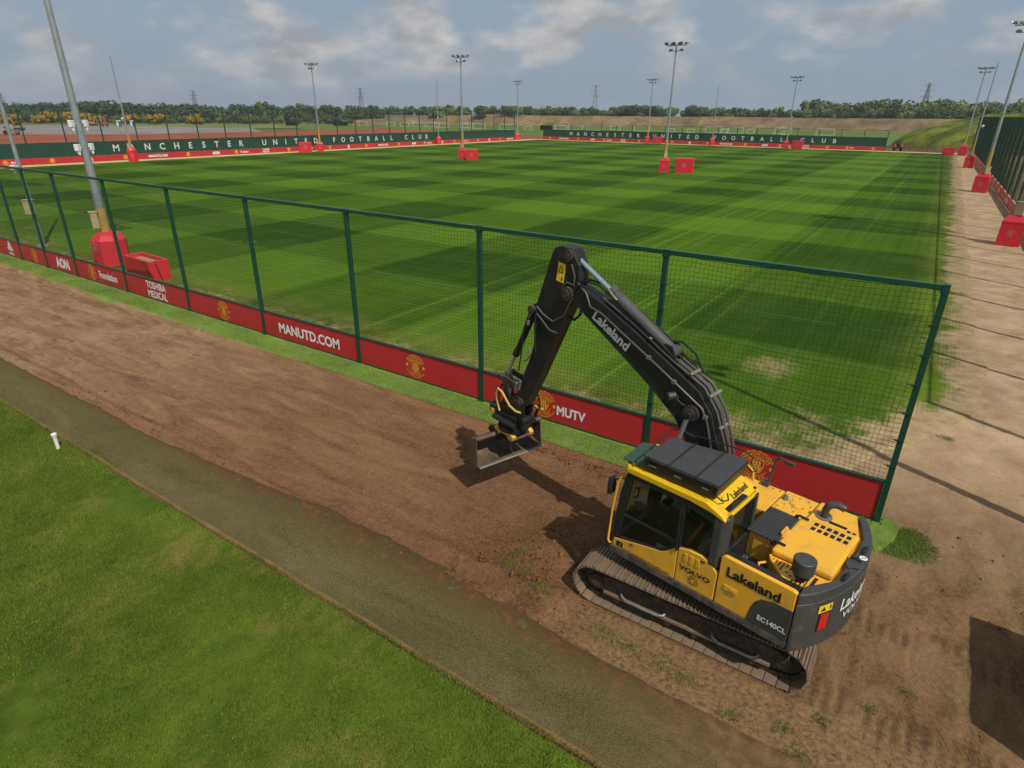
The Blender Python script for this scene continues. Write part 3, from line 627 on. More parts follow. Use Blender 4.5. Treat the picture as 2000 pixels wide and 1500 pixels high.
# ================================================================== signs and crests
def crest_geo():
    """round club crest, radius 1, drawn flat in (x, y)"""
    m_ = MB(); P2 = lambda a, b: (a, b, 0)
    def ring(r0, r1, a0=0, a1=360, n=40, sc=0., k=0):
        v = []; 
        for i in range(n+1):
            t = R(a0+(a1-a0)*i/n); w = 1+sc*math.sin(k*t); v += [(r0*math.cos(t), r0*math.sin(t), 0), (r1*w*math.cos(t), r1*w*math.sin(t), 0)]
        m_.add(v, [(2*i, 2*i+1, 2*i+3, 2*i+2) for i in range(n)])
    def poly(p): m_.add([(a, b, 0) for a, b in p], [tuple(range(len(p)))])
    def disc(x, y, r, n=14): poly([(x+r*math.cos(2*math.pi*i/n), y+r*math.sin(2*math.pi*i/n)) for i in range(n)])
    ring(.94, .985, 22, 158, 40, .02, 18); ring(.94, .985, 202, 338, 40, .02, 18)
    ring(.60, .635, 20, 160); ring(.60, .635, 200, 340)
    def arc(s, mid, up):
        n = len(s); step = 13.5 if up else -15.5
        for i, ch in enumerate(s):
            a = R(mid - (i-(n-1)/2)*step)
            rr = .785
            def fn(x, y, a=a):
                rad = rr + (y if up else -y); th = a - (x/rr if up else -x/rr)
                return (rad*math.cos(th), rad*math.sin(th), 0)
            add_text(m_, ch, fn, .27, .012)
    arc('MANCHESTER', 90, True); arc('UNITED', 270, False)
    disc(-.86, 0, .13); disc(.86, 0, .13)
    # shield: three sails over a hull, field with pales below
    ring_p = [(-.40, .46), (0, .52), (.40, .46), (.42, .02), (.30, -.34), (0, -.56), (-.30, -.34), (-.42, .02)]
    inn = [(a*.88, b*.88) for a, b in ring_p]; n = len(ring_p)
    m_.add([(a, b, 0) for a, b in ring_p+inn], [(i, (i+1) % n, n+(i+1) % n, n+i) for i in range(n)])
    poly([(-.28, .10), (.28, .10), (.20, .02), (-.20, .02)])
    for sx_ in (-.17, 0, .17): poly([(sx_-.06, .13), (sx_+.06, .13), (sx_+.05, .36), (sx_-.05, .36)])
    poly([(-.35, -.02), (.35, -.02), (.35, -.08), (-.35, -.08)])
    for sx_ in (-.2, .2): poly([(sx_-.08, -.10), (sx_+.08, -.10), (sx_+.07*(1 if sx_ < 0 else .2), -.40), (sx_-.07*(.2 if sx_ < 0 else 1), -.34)])
    poly([(-.05, -.10), (.05, -.10), (.05, -.48), (-.05, -.48)])
    return m_
def far_crest_geo():
    m_ = MB()
    def poly(p): m_.add([(a, b, 0) for a, b in p], [tuple(range(len(p)))])
    n = 20; v = []
    for i in range(n+1):
        t = 2*math.pi*i/n; v += [(.72*math.cos(t), .72*math.sin(t), 0), (.98*math.cos(t), .98*math.sin(t), 0)]
    m_.add(v, [(2*i, 2*i+1, 2*i+3, 2*i+2) for i in range(n)])
    poly([(-.45, .45), (.45, .45), (.42, -.1), (0, -.55), (-.42, -.1)])
    return m_
def flat_mesh(mb, name, mat): return mesh_of(mb.build(name, mat, fixn=False))
CREST = flat_mesh(crest_geo(), 'crest', 'crest'); CREST_PALE = flat_mesh(crest_geo(), 'crest_pale', 'crest_pale')
CREST_FAR = flat_mesh(far_crest_geo(), 'far_crest', 'crest'); CREST_FAR_PALE = flat_mesh(far_crest_geo(), 'far_crest_pale', 'crest_pale')
def text_mesh(s, size, mat='letter_white', bold=.02, sx=1., lines=None, space=1.):
    m_ = MB(); P2 = lambda a, b: (a, b, 0)
    if lines:
        for i, l in enumerate(lines): add_text(m_, l, P2, size, bold, sx, space=space, dy=((len(lines)-1)/2-i)*size*.92)
    else: add_text(m_, s, P2, size, bold, sx, space=space)
    return flat_mesh(m_, 'lettering', mat)
def stripes_logo(size):
    """three slanted bars growing to the right over a small word"""
    m_ = MB()
    for i, (x0, h) in enumerate(((-.42, .28), (-.14, .50), (.14, .72))):
        m_.add([(x*size, y*size, 0) for x, y in ((x0+.10, -.18), (x0+.30, -.18), (x0+.30-h*.55+.0, -.18+h), (x0+.10-h*.55+.02, -.18+h-.1))], [(0, 1, 2, 3)])
    add_text(m_, 'adidas', lambda a, b: (a, b, 0), .34*size, .015, 1.05, dy=-.36*size)
    return flat_mesh(m_, 'lettering', 'letter_white')
T_MANUTD = text_mesh('MANUTD.COM', .50, sx=.95, bold=.03); T_MUTV = text_mesh('MUTV', .36, bold=.035, sx=.88); T_FOUND = text_mesh('Foundation', .48, sx=.78, bold=.025)
T_TOSH = text_mesh('', .44, lines=['TOSHIBA', 'MEDICAL'], sx=.86); T_AON = text_mesh('AON', .66, bold=.05, sx=.95); T_STRIPE = stripes_logo(.8)
T_UTD = text_mesh('MANUTD', .62, sx=.92)
UPR = (R(90), 0, 0)                                  # flat art stood up, facing -y

# ================================================================== fences
def net_mesh(name, w, z0, z1, pitch, th, wob=.012, seg=10, wires=()):
    """square netting of twine hung between two posts, in the local xz plane from x=0 to x=w"""
    V = []; F_ = []
    def strand(pts, r):
        o = len(V)
        for (x, y, z), (dx, dz) in pts:
            V.extend([(x-dz*r, y, z+dx*r), (x+dz*r*.5, y+r*.87, z-dx*r*.5), (x+dz*r*.5, y-r*.87, z-dx*r*.5)])
        for i in range(len(pts)-1):
            for k in range(3): F_.append((o+i*3+k, o+i*3+(k+1) % 3, o+i*3+3+(k+1) % 3, o+i*3+3+k))
    def off(x, z):
        sag = math.sin(math.pi*x/w)*math.sin(math.pi*(z-z0)/(z1-z0))
        return (wob*math.sin(x*3.1+z*1.3)+wob*.7*math.sin(z*5.1+x*2.2), .05*sag, wob*math.sin(z*2.7+x*2.9)-wob*2*sag)
    nx = int(w/pitch); nz = int((z1-z0)/pitch)
    for i in range(1, nx):
        x = w*i/nx; pts = []
        for j in range(seg+1):
            z = z0+(z1-z0)*j/seg; d = off(x, z); pts.append(((x+d[0], d[1], z+d[2]*(0 if j in (0,) else 1)), (0, 1)))
        strand(pts, th)
    for i in range(nz+1):
        z = z0+(z1-z0)*i/nz; pts = []
        for j in range(seg+1):
            x = w*j/seg; d = off(x, z); pts.append(((x, d[1], z+d[2]), (1, 0)))
        strand(pts, th*(1.6 if i == nz else 1))
    me = bpy.data.meshes.new(name); me.from_pydata(V, [], F_); me.materials.append(M['net']); me.update(); return me
def wire_mesh(w, zs, r):
    m_ = MB()
    for z in zs: m_.tube([(w*i/8, .02*math.sin(i*1.3), z-.03*math.sin(math.pi*i/8)) for i in range(9)], r, 5)
    return mesh_of(m_.build('wire', 'net_wire'))
def near_fence():
    root = empty('net_fence', (0, 0, 0)); tag(root, 'tall green net fence along the near edge of the pitch, ending beside the excavator', 'fence')
    px = [-61.0, -56.0, -51.0, -46.5, -41.67, -38.47, -35.11, -30.24, -25.19, -20.2, -15.17, -10.16, -5.1, -.02]
    H = 5.0
    m_ = MB(); m_.bb(-.055, .055, -.055, .055, -.05, H); POST = mesh_of(m_.build('post', 'fence_green', bevel=.008))
    foot = MB(); foot.bb(-.12, .12, -.12, .12, .0, .03)
    for k in range(4): foot.cyl((.085*(1 if k & 1 else -1), .085*(1 if k & 2 else -1), .03), (.085*(1 if k & 1 else -1), .085*(1 if k & 2 else -1), .06), .014, n=6)
    FOOT = mesh_of(foot.build('foot_plate', 'fence_green'))
    cl = MB()
    for z in np.arange(1.35, 4.8, .58): cl.bb(-.02, .10, -.075, -.056, z-.018, z+.018); cl.cyl((.1, -.06, z), (.16, -.05, z), .008, n=6)
    CLIP = mesh_of(cl.build('net_clip', 'dark_metal'))
    nets = {}; wires = {}; brd = {}
    arts = {-5.1: [('c', 2.6)], -10.16: [('c', 2.1), ('t', T_MUTV, 2.95, .42)], -15.17: [('c', 2.49)], -20.2: [('t', T_MANUTD, 2.5, .47)], -25.19: [('c', 2.48)],
            -30.24: [('t', T_TOSH, 2.6, .49)], -35.11: [('c', 1.65), ('t', T_FOUND, 3.2, .49)], -38.47: [('t', T_AON, 1.85, .49)], -41.67: [('c', 1.8)], -46.5: [('t', T_STRIPE, 3.45, .50)],
            -51.0: [('c', 2.4)], -56.: [('t', T_MANUTD, 2.5, .47)], -61.: [('c', 2.5)]}
    for i, x in enumerate(px):
        p = inst('post', POST, root, (x, 0, 0)); inst('foot_plate', FOOT, p)
        if i in (len(px)-1,): inst('net_clip', CLIP, p, sc=(-1, 1, 1))
        elif x > -9: inst('net_clip', CLIP, p)
        if i == len(px)-1: break
        w = px[i+1]-x-.11; x0 = x+.055
        rl = MB(); rl.bb(x0, x0+w, -.045, .045, H-.11, H-.012); rl.build('top_rail', 'fence_green', root, bevel=.008)
        br = MB(); br.bb(x0-.05, x0+.02, -.07, .07, H-.16, H-.115); br.bb(x0+w-.02, x0+w+.05, -.07, .07, H-.16, H-.115); br.build('rail_bracket', 'dark_metal', root)
        key = round(w, 1)
        if key not in nets:
            nets[key] = net_mesh('net', w, .97, H-.13, .096, .0039, .022, 10); wires[key] = wire_mesh(w, (1.75, 2.5, 3.25, 4.0), .006)
        n = inst('net', nets[key], root, (x0, -.0, 0)); n['kind'] = 'stuff'
        inst('net_wire', wires[key], root, (x0, .015, 0))
        b = MB(); b.bb(x0+.004, x0+w-.004, -.018, .018, .075, .93); bo = b.build('board', 'board_red', root)
        fr = MB(); fr.bb(x0, x0+w, -.045, .045, .945, .985); fr.bb(x0, x0+w, -.035, .035, .02, .068)
        fr.bb(x0+.006, x0+.03, -.026, -.02, .07, .93); fr.bb(x0+w-.03, x0+w-.006, -.026, -.02, .07, .93)
        fr.build('board_frame', 'fence_green', bo)
        for a in arts.get(x, []):
            if a[0] == 'c': inst('crest', CREST, bo, (x+a[1], -.0215, .49), UPR, (.385, .385, 1))
            else: inst('lettering', a[1], bo, (x+a[2], -.0215, a[3]), UPR)
near_fence()

def far_post_mesh(H):
    m_ = MB(); m_.bb(-.075, .075, -.075, .075, -.05, H); return mesh_of(m_.build('post', 'fence_green'))
FAR_ART = ['c', T_MANUTD, 'c', T_AON, 'cf', T_TOSH, 'c', 'cu', 'c', T_STRIPE]
def screen_fence(name, label, origin, rz, length, H, bay, letters, l_at, start_art=0, post_at=None, rev=False):
    """posts with netting above a green screen and a row of red boards; local x runs along the fence, -y faces the pitch"""
    root = empty(name, origin, rz); tag(root, label, 'fence', 'long screened fences around the pitch')
    POST = far_post_mesh(H); n = int(round(length/bay)); bay = length/n
    NET = net_mesh('far_net', bay, 3.02, H-.05, .34, .006, 0., 1); NET.name = 'far_net'
    b = MB(); b.bb(.02, bay-.02, -.03, .03, .07, .90); BRD = mesh_of(b.build('board', 'board_red'))
    s = MB(); s.bb(.0, bay, .0, .02, .94, 3.0); SCR = mesh_of(s.build('screen_panel', 'screen_green'))
    rl = MB(); rl.bb(0, bay, -.04, .04, H-.1, H-.01); RAIL = mesh_of(rl.build('top_rail', 'fence_green'))
    for i in range(n+1):
        inst('post', POST, root, (i*bay, .12, 0))
        if i == n: break
        bo = inst('board', BRD, root, (i*bay, -.03, 0)); inst('screen_panel', SCR, root, (i*bay, 0, 0))
        nt_ = inst('net', NET, root, (i*bay, .12, 0)); nt_['kind'] = 'stuff'
        inst('top_rail', RAIL, root, (i*bay, .12, 0))
        a = FAR_ART[(i+start_art) % len(FAR_ART)]
        if a == 'c': inst('crest', CREST_FAR, bo, (bay/2, -.034, .49), UPR, (.34, .34, 1))
        elif a == 'cf': inst('crest', CREST_FAR, bo, (bay/2-1.2, -.034, .49), UPR, (.34, .34, 1)); inst('lettering', T_FOUND, bo, (bay/2+.55, -.034, .46), UPR)
        elif a == 'cu': inst('crest', CREST_FAR, bo, (bay/2-.6, -.034, .49), UPR, (.34, .34, 1)); inst('lettering', T_MUTV, bo, (bay/2+.45, -.034, .47), UPR)
        else: inst('lettering', a, bo, (bay/2, -.034, .48), UPR)
    cache = {}
    for ch, x in zip(letters, l_at):
        if ch == ' ': continue
        if ch not in cache: cache[ch] = text_mesh(ch, 1.4, 'letter_grey', .022)
        inst('letter', cache[ch], root, (x, -.012, 1.95), UPR)
    return root
TXT = 'MANCHESTER UNITED FOOTBALL CLUB'
# left-hand screen: letters run away from the camera; local x = +y world
la = 39.2+5; st = (114.6-39.2)/(len(TXT)-1)
screen_fence('screen_fence', 'green screened fence with long lettering on the left, tall posts and red boards', (-113.0, -5.0, 0), R(90), 160, 8.0, 5.33, TXT, [la+i*st for i in range(len(TXT))], 2)
st = (99.6-25.6)/(len(TXT)-1)
screen_fence('screen_fence', 'green screened fence with long lettering closing the far end of the pitch', (-109.6, 166.2, 0), 0, 95.2, 4.6, 5.0, TXT, [10.0+i*st for i in range(len(TXT))], 0)
def right_fence():
    a = Vector((6.0, 4.8)); b = Vector((2.5, 166.0)); d = (b-a); L_ = d.length; ang = math.atan2(d.y, d.x)
    root = empty('net_fence', (a.x, a.y, 0), ang); tag(root, 'high dark net fence running away along the right side of the dirt track', 'fence')
    H = 7.7; n = 32; bay = L_/n; POST = far_post_mesh(H)
    NET = net_mesh('side_net', bay, .95, H-.05, .11, .0052, 0., 2)
    b_ = MB(); b_.bb(.02, bay-.02, -.03, .03, .05, .92); BRD = mesh_of(b_.build('board', 'board_red'))
    rl = MB(); rl.bb(0, bay, -.03, .03, H-.07, H-.01); RAIL = mesh_of(rl.build('top_rail', 'fence_green'))
    for i in range(0, n+1):
        inst('post', POST, root, (i*bay, 0, 0))
        if i == n: break
        bo = inst('board', BRD, root, (i*bay, .10, 0)); k = inst('net', NET, root, (i*bay, 0, 0)); k['kind'] = 'stuff'; inst('top_rail', RAIL, root, (i*bay, 0, 0))
        art = FAR_ART[i % len(FAR_ART)]
        if art == 'c': inst('crest', CREST_FAR, bo, (bay/2, .034, .48), (R(90), 0, R(180)), (.34, .34, 1))
        elif not isinstance(art, str): inst('lettering', art, bo, (bay/2, .034, .47), (R(90), 0, R(180)))
right_fence()

# ================================================================== masts
def mast_parts(root, H, r0, r1, head, seed, sleeve=True, box=None, zbox=2.35):
    rr = random.Random(seed); p = MB(); rad = lambda z: r0+(r1-r0)*z/H
    zs = [0, H*.33, H*.66, H]
    for k in range(3): p.cyl((0, 0, zs[k]-(.0 if k == 0 else .25)), (0, 0, zs[k+1]), rad(zs[k])*(1.0 if k == 0 else .96), rad(zs[k+1])*.98, n=16, caps=k in (0, 2))
    p.cyl((0, 0, 0), (0, 0, .04), r0*2.1, n=16)
    p.build('pole', 'galv', root, smooth=.6)
    if sleeve:
        s = MB(); s.cyl((0, 0, 1.2), (0, 0, sleeve), rad(1.2)+.018, rad(sleeve)+.014, n=16); s.build('sleeve', 'sleeve', root, smooth=.6)
    if box is not None:
        b = MB(); c, s_ = math.cos(box), math.sin(box); tf = lambda x, y, z: (x*c-y*s_, x*s_+y*c, z)
        b.bb(r0*.9, r0*.9+.32, -.24, .24, zbox-.42, zbox+.38, tf); bo = b.build('control_box', 'control', root, bevel=.012)
        l = MB(); l.bb(r0*.9-.03, r0*.9+.36, -.27, .27, zbox+.385, zbox+.415, tf); l.build('lid', 'control', bo)
    if head:
        f = MB()
        for dy in (-.28, .28): f.cyl((-1.25, dy, H+.12), (1.25, dy, H+.12), .045, n=8)
        for x in (-1.2, -.4, .4, 1.2): f.cyl((x, -.28, H+.12), (x, .28, H+.12), .035, n=6)
        f.cyl((0, 0, H-.15), (0, 0, H+.22), r1*1.5, n=10); f.cyl((-.9, 0, H-.55), (.9, 0, H-.55), .04, n=8); f.cyl((0, 0, H-.7), (0, 0, H-.4), r1*1.35, n=10)
        f.build('head_frame', 'galv', root, smooth=.6)
        for k, (x, z) in enumerate([(-1.25, .38), (-.75, .34), (-.25, .38), (.25, .34), (.75, .38), (1.25, .36), (-.75, -.42), (.75, -.42)]):
            y = .42 if k % 2 else -.42; y = y if z > 0 else .1
            o = inst('floodlight', FLOOD, root, (x, y, H+z-.08), (R(rr.uniform(24, 40))*(1 if y > 0 else -1), 0, R(rr.uniform(-25, 25))))
def flood_mesh():
    m_ = MB(); m_.add([(-.24, -.2, 0), (.24, -.2, 0), (.24, .2, 0), (-.24, .2, 0), (-.14, -.1, .26), (.14, -.1, .26), (.14, .12, .22), (-.14, .12, .22)],
                      [(0, 3, 2, 1), (4, 5, 6, 7), (0, 1, 5, 4), (1, 2, 6, 5), (2, 3, 7, 6), (3, 0, 4, 7)])
    m_.bb(-.28, -.25, -.03, .03, -.05, .18); m_.bb(.25, .28, -.03, .03, -.05, .18)
    return mesh_of(m_.build('floodlight', 'lamp'))
FLOOD = flood_mesh()
MASTS = [  # x, y, height, radius, has lamps, lamp yaw, label, box angle
    (-36.9, 2.48, 16.2, .235, True, 20, 'thick galvanised floodlight mast rising out of the top left of the frame', R(250)),
    (-72.95, 78.7, 16.0, .20, True, 35, 'floodlight mast standing out on the grass left of centre', R(-80)),
    (-34.7, 77.0, 16.0, .20, True, 20, 'floodlight mast standing out on the grass right of centre', R(-60)),
    (-107.8, 76.1, 15.7, .20, True, 60, 'floodlight mast in front of the left screened fence', None),
    (-113.8, 157.6, 16.0, .20, True, 40, 'floodlight mast at the far left corner of the pitch', None),
    (-73.6, 164.0, 16.0, .20, True, 20, 'floodlight mast in front of the first lettering word on the far fence', None),
    (-36.0, 162.4, 15.8, .20, True, 10, 'floodlight mast near the last lettering word of the far fence', None),
    (.9, 158.0, 16.5, .20, True, 0, 'floodlight mast furthest along the right side fence', R(-90)),
    (2.85, 75.3, 16.1, .22, True, -20, 'nearer floodlight mast by the right side fence, head cut by the frame', R(-70)),
    (4.0, 39.0, 16.1, .24, True, -20, 'floodlight mast at the right edge behind the nearest red crash pad', R(-110)),
    (5.1, .62, 16.1, .16, True, -20, 'floodlight mast just right of the view whose shadow crosses the dirt', R(-70)),
    (-109.9, 40.0, 15.0, .16, False, 0, 'plain lampless pole beside the start of the left lettering', R(-60)),
    (-111.9, 118.0, 14.8, .15, False, 0, 'plain lampless pole towards the far end of the left fence', None),
    (-55.4, 164.6, 14.6, .15, False, 0, 'plain lampless pole in front of the middle of the far fence', None),
    (1.9, 117.0, 15.3, .15, False, 0, 'plain lampless pole leaning in view beside the right side fence', R(-90)),
    (-45.2, 2.3, 15.0, .14, False, 0, 'slim plain pole cut by the left edge of the frame', R(-40)),
]
def camera_unit(root, z, r, yaw, white=True):
    m_ = MB(); m_.cyl((0, 0, z), (r+.35, 0, z), .03, n=6); m_.bb(r+.25, r+.6, -.12, .12, z-.14, z+.1); m_.cyl((r+.42, 0, z-.14), (r+.42, 0, z-.36), .11, .05, n=10)
    o = m_.build('camera_unit', 'pvc', root, bevel=.01); o.rotation_euler = (0, 0, yaw)
for i, (x, y, H, r0, head, yaw, label, box) in enumerate(MASTS):
    o = empty('floodlight_mast' if head else 'camera_pole', (x, y, 0), 0); tag(o, label, 'mast' if head else 'pole', 'floodlight masts around the pitch' if head else 'plain poles around the pitch')
    mast_parts(o, H, r0, r0*.45, head, i, sleeve=(0 if i in (10, 15, 12, 13) else (2.9 if i in (0, 9) else 4.4)), box=(None if box is None else box-R(yaw)*0))
    if head: o.rotation_euler = (0, 0, R(yaw)*0)
    if not head: camera_unit(o, 6.4 if i != 15 else 4.6, r0*.8, R(-50))
    if i == 0:
        for zz in (5.9, 7.0):
            for dy in (-1, 1):
                m_ = MB(); m_.bb(-.1, .1, dy*.5-.12, dy*.5+.12, zz-.16, zz+.16); m_.beam((0, dy*.2, zz), (0, dy*.45, zz), .06, .06); m_.cyl((0, dy*.5, zz-.16), (.05, dy*.5, zz-.36), .1, .05, n=10)
                w_ = m_.build('speaker_box', 'pvc', o, bevel=.02); w_.rotation_euler = (0, 0, R(32))

# red crash pads wrapped round the masts, and padded blocks beside them
def pad_mesh():
    m_ = MB(); n = 8; rings = [(.0, .62), (1.45, .60), (1.75, .42), (1.88, .27)]
    v = []
    for z, r in rings:
        for k in range(n): a = 2*math.pi*(k+.5)/n; v.append((r*math.cos(a)*1.08, r*math.sin(a)*1.08, z))
    f = [(i*n+k, i*n+(k+1) % n, (i+1)*n+(k+1) % n, (i+1)*n+k) for i in range(len(rings)-1) for k in range(n)] + [tuple(range(3*n, 4*n))]
    m_.add(v, f); return mesh_of(m_.build('crash_pad', 'pad_red', bevel=.02))
def square_pad_mesh():
    m_ = MB(); v = []
    for z, a in ((0, .62), (1.5, .60), (1.85, .36)): v += [(-a, -a, z), (a, -a, z), (a, a, z), (-a, a, z)]
    f = [(i*4+k, i*4+(k+1) % 4, i*4+4+(k+1) % 4, i*4+4+k) for i in range(2) for k in range(4)] + [(8, 9, 10, 11)]
    m_.add(v, f); return mesh_of(m_.build('crash_pad', 'pad_red'))
PAD8 = pad_mesh(); PAD4 = square_pad_mesh()
def pad(x, y, rz, me, label, sc=1., crest=True):
    root = empty('crash_pad', (x, y, 0), rz); tag(root, label, 'crash pad', 'red crash pads around mast bases')
    c = inst('cover', me, root, (0, 0, .0), sc=(sc if isinstance(sc, tuple) else (sc, sc, sc))); sc = sc[0] if isinstance(sc, tuple) else sc
    for k in range(2 if me is PAD8 else 4):
        pass
    if crest: inst('crest', CREST_PALE, root, (0, -(.652 if me is PAD8 else .622)*sc, .78*sc), (R(90), 0, 0), (.24*sc, .24*sc, 1))
    sm = MB()
    for z in (.03, 1.47 if me is PAD4 else 1.43): 
        a = (.635 if me is PAD4 else .55)*sc
        sm.bb(-a*.98, a*.98, -a*1.0, -a*.985, z*sc, (z+.03)*sc) if me is PAD4 else None
    if sm.v: sm.build('seam', 'pad_red', root)
def block(x, y, rz, sx, sy, sz, label, tray=False):
    root = empty('padded_block', (x, y, 0), rz); tag(root, label, 'padded block', 'red padded blocks beside the masts')
    m_ = MB()
    if tray:
        w = .12
        m_.bb(-sx/2, sx/2, -sy/2, -sy/2+w, 0, sz); m_.bb(-sx/2, sx/2, sy/2-w, sy/2, 0, sz); m_.bb(-sx/2, -sx/2+w, -sy/2+w, sy/2-w, 0, sz); m_.bb(sx/2-w, sx/2, -sy/2+w, sy/2-w, 0, sz)
        m_.build('cover', 'pad_red', root, bevel=.02)
        t = MB(); t.bb(-sx/2+w, sx/2-w, -sy/2+w, sy/2-w, .02, sz-.18); t.build('sand_fill', 'sand', root)
        s = MB(); s.beam((sx/2-.5, -sy/2-.012, sz-.02), (sx/2-.05, -sy/2-.012, .05), .05, .02, (0, 1, 0)); s.beam((sx/2+.012, -sy/2+.3, sz-.02), (sx/2+.012, -.0, .05), .05, .02, (1, 0, 0)); s.build('strap', 'board_frame', root)
    else:
        m_.bb(-sx/2, sx/2, -sy/2, sy/2, 0, sz); m_.build('cover', 'pad_red', root, bevel=.05)
        inst('crest', CREST_PALE, root, (0, -sy/2-.004, sz*.52), UPR, (sz*.17, sz*.17, 1))
        s = MB(); s.bb(-.008, .008, -sy/2-.003, sy/2+.003, sz-.02, sz+.004); s.bb(sx*.5-.02, sx*.5+.006, -.01, .01, .02, sz-.02); s.build('seam', 'pad_red', root)
pad(-36.8, 2.45, R(15), PAD8, 'red crash pad round the thick mast behind the near net fence', (1.32, 1.32, .92))
block(-32.4, 2.05, R(-2), 2.6, .95, 1.0, 'red padded trough filled with sand behind the near net fence', True)
pad(-72.95, 78.7, R(20), PAD4, 'red crash pad on the grass mast left of centre', 1.0); block(-70.2, 77.9, R(30), 2.0, 1.2, 1.75, 'red padded block beside the grass mast left of centre')
pad(-34.7, 77.0, R(14), PAD4, 'red crash pad on the grass mast right of centre', 1.05); block(-31.9, 77.6, R(12), 2.4, 1.3, 1.95, 'red padded block beside the grass mast right of centre')
pad(-107.8, 76.1, R(50), PAD4, 'red crash pad at the mast in the middle of the left fence', 1.05); block(-108.6, 73.0, R(55), 2.4, 1.3, 1.95, 'red padded block in front of the left fence lettering')
pad(-109.9, 40.0, R(60), PAD8, 'rounded red crash pad on the lampless pole at the left lettering', 1.15)
pad(-111.9, 118.0, R(50), PAD8, 'red crash pad near the far end of the left fence lettering', 1.05)
pad(-113.8, 157.6, R(40), PAD4, 'red crash pad at the far left corner mast', 1.0); block(-115.8, 155.0, R(45), 2.2, 1.3, 1.8, 'red padded block at the far left corner mast')
pad(-73.6, 164.0, R(20), PAD4, 'red crash pad in front of the first word on the far fence', 1.05); block(-70.6, 163.9, R(10), 2.4, 1.3, 1.8, 'red padded block right of the mast under the far fence lettering')
pad(-55.4, 164.6, R(20), PAD8, 'red crash pad on the lampless pole at the far fence', 1.05)
pad(-36.0, 162.4, R(10), PAD4, 'red crash pad on the last mast before the end of the far fence', 1.0); block(-33.2, 162.0, R(5), 2.4, 1.3, 1.9, 'red padded block under the last word on the far fence')
pad(.9, 158.0, R(-5), PAD4, 'furthest red crash pad along the right side fence', 1.2); block(-1.6, 157.0, R(0), 2.2, 1.4, 1.6, 'red padded block at the far end of the dirt track')
pad(1.9, 117.0, R(-5), PAD4, 'second furthest red crash pad along the right side fence', 1.1)
pad(2.8, 75.3, R(-8), PAD4, 'middle red crash pad along the right side fence', 1.1)
pad(3.8, 38.9, R(-6), PAD4, 'nearest red crash pad at the right edge of the dirt track', 1.03)
pad(5.1, .62, R(-6), PAD4, 'red crash pad just right of the view, casting shadow at the frame edge', 1.1, False)
# small white standpipe in the lawn
def standpipe():
    o = empty('standpipe', (-16.95, -8.22, .045)); tag(o, 'short white plastic pipe standing in the near lawn', 'pipe')
    m_ = MB(); m_.cyl((0, 0, -.05), (0, 0, .36), .042, n=14); m_.build('pipe', 'pvc', o, smooth=.6)
    m_ = MB(); m_.cyl((0, 0, .36), (0, 0, .42), .062, n=14); m_.cyl((0, 0, .32), (0, 0, .36), .052, n=14); m_.build('cap', 'pvc', o, smooth=.6, bevel=.01)
standpipe()

# ================================================================== the excavator
HEAD = R(180-10.7)
EX = empty('excavator', (-2.3, -4.1, 0), HEAD)
tag(EX, 'yellow and grey tracked excavator with black boom raised over the dug strip', 'excavator')
def ex(mb, name, mat, parent=None, **k): return mb.build(name, mat, parent or EX, **k)
def side_text(s, u, w, size, mat, parent, v=1.247, bold=.02, sx=1., ang=0., name='lettering'):
    m_ = MB(); c, s_ = math.cos(ang), math.sin(ang)
    add_text(m_, s, lambda a, b: (u-(a*c-b*s_), v, w+(a*s_+b*c)), size, bold, sx); return m_.build(name, mat, parent, fixn=False)
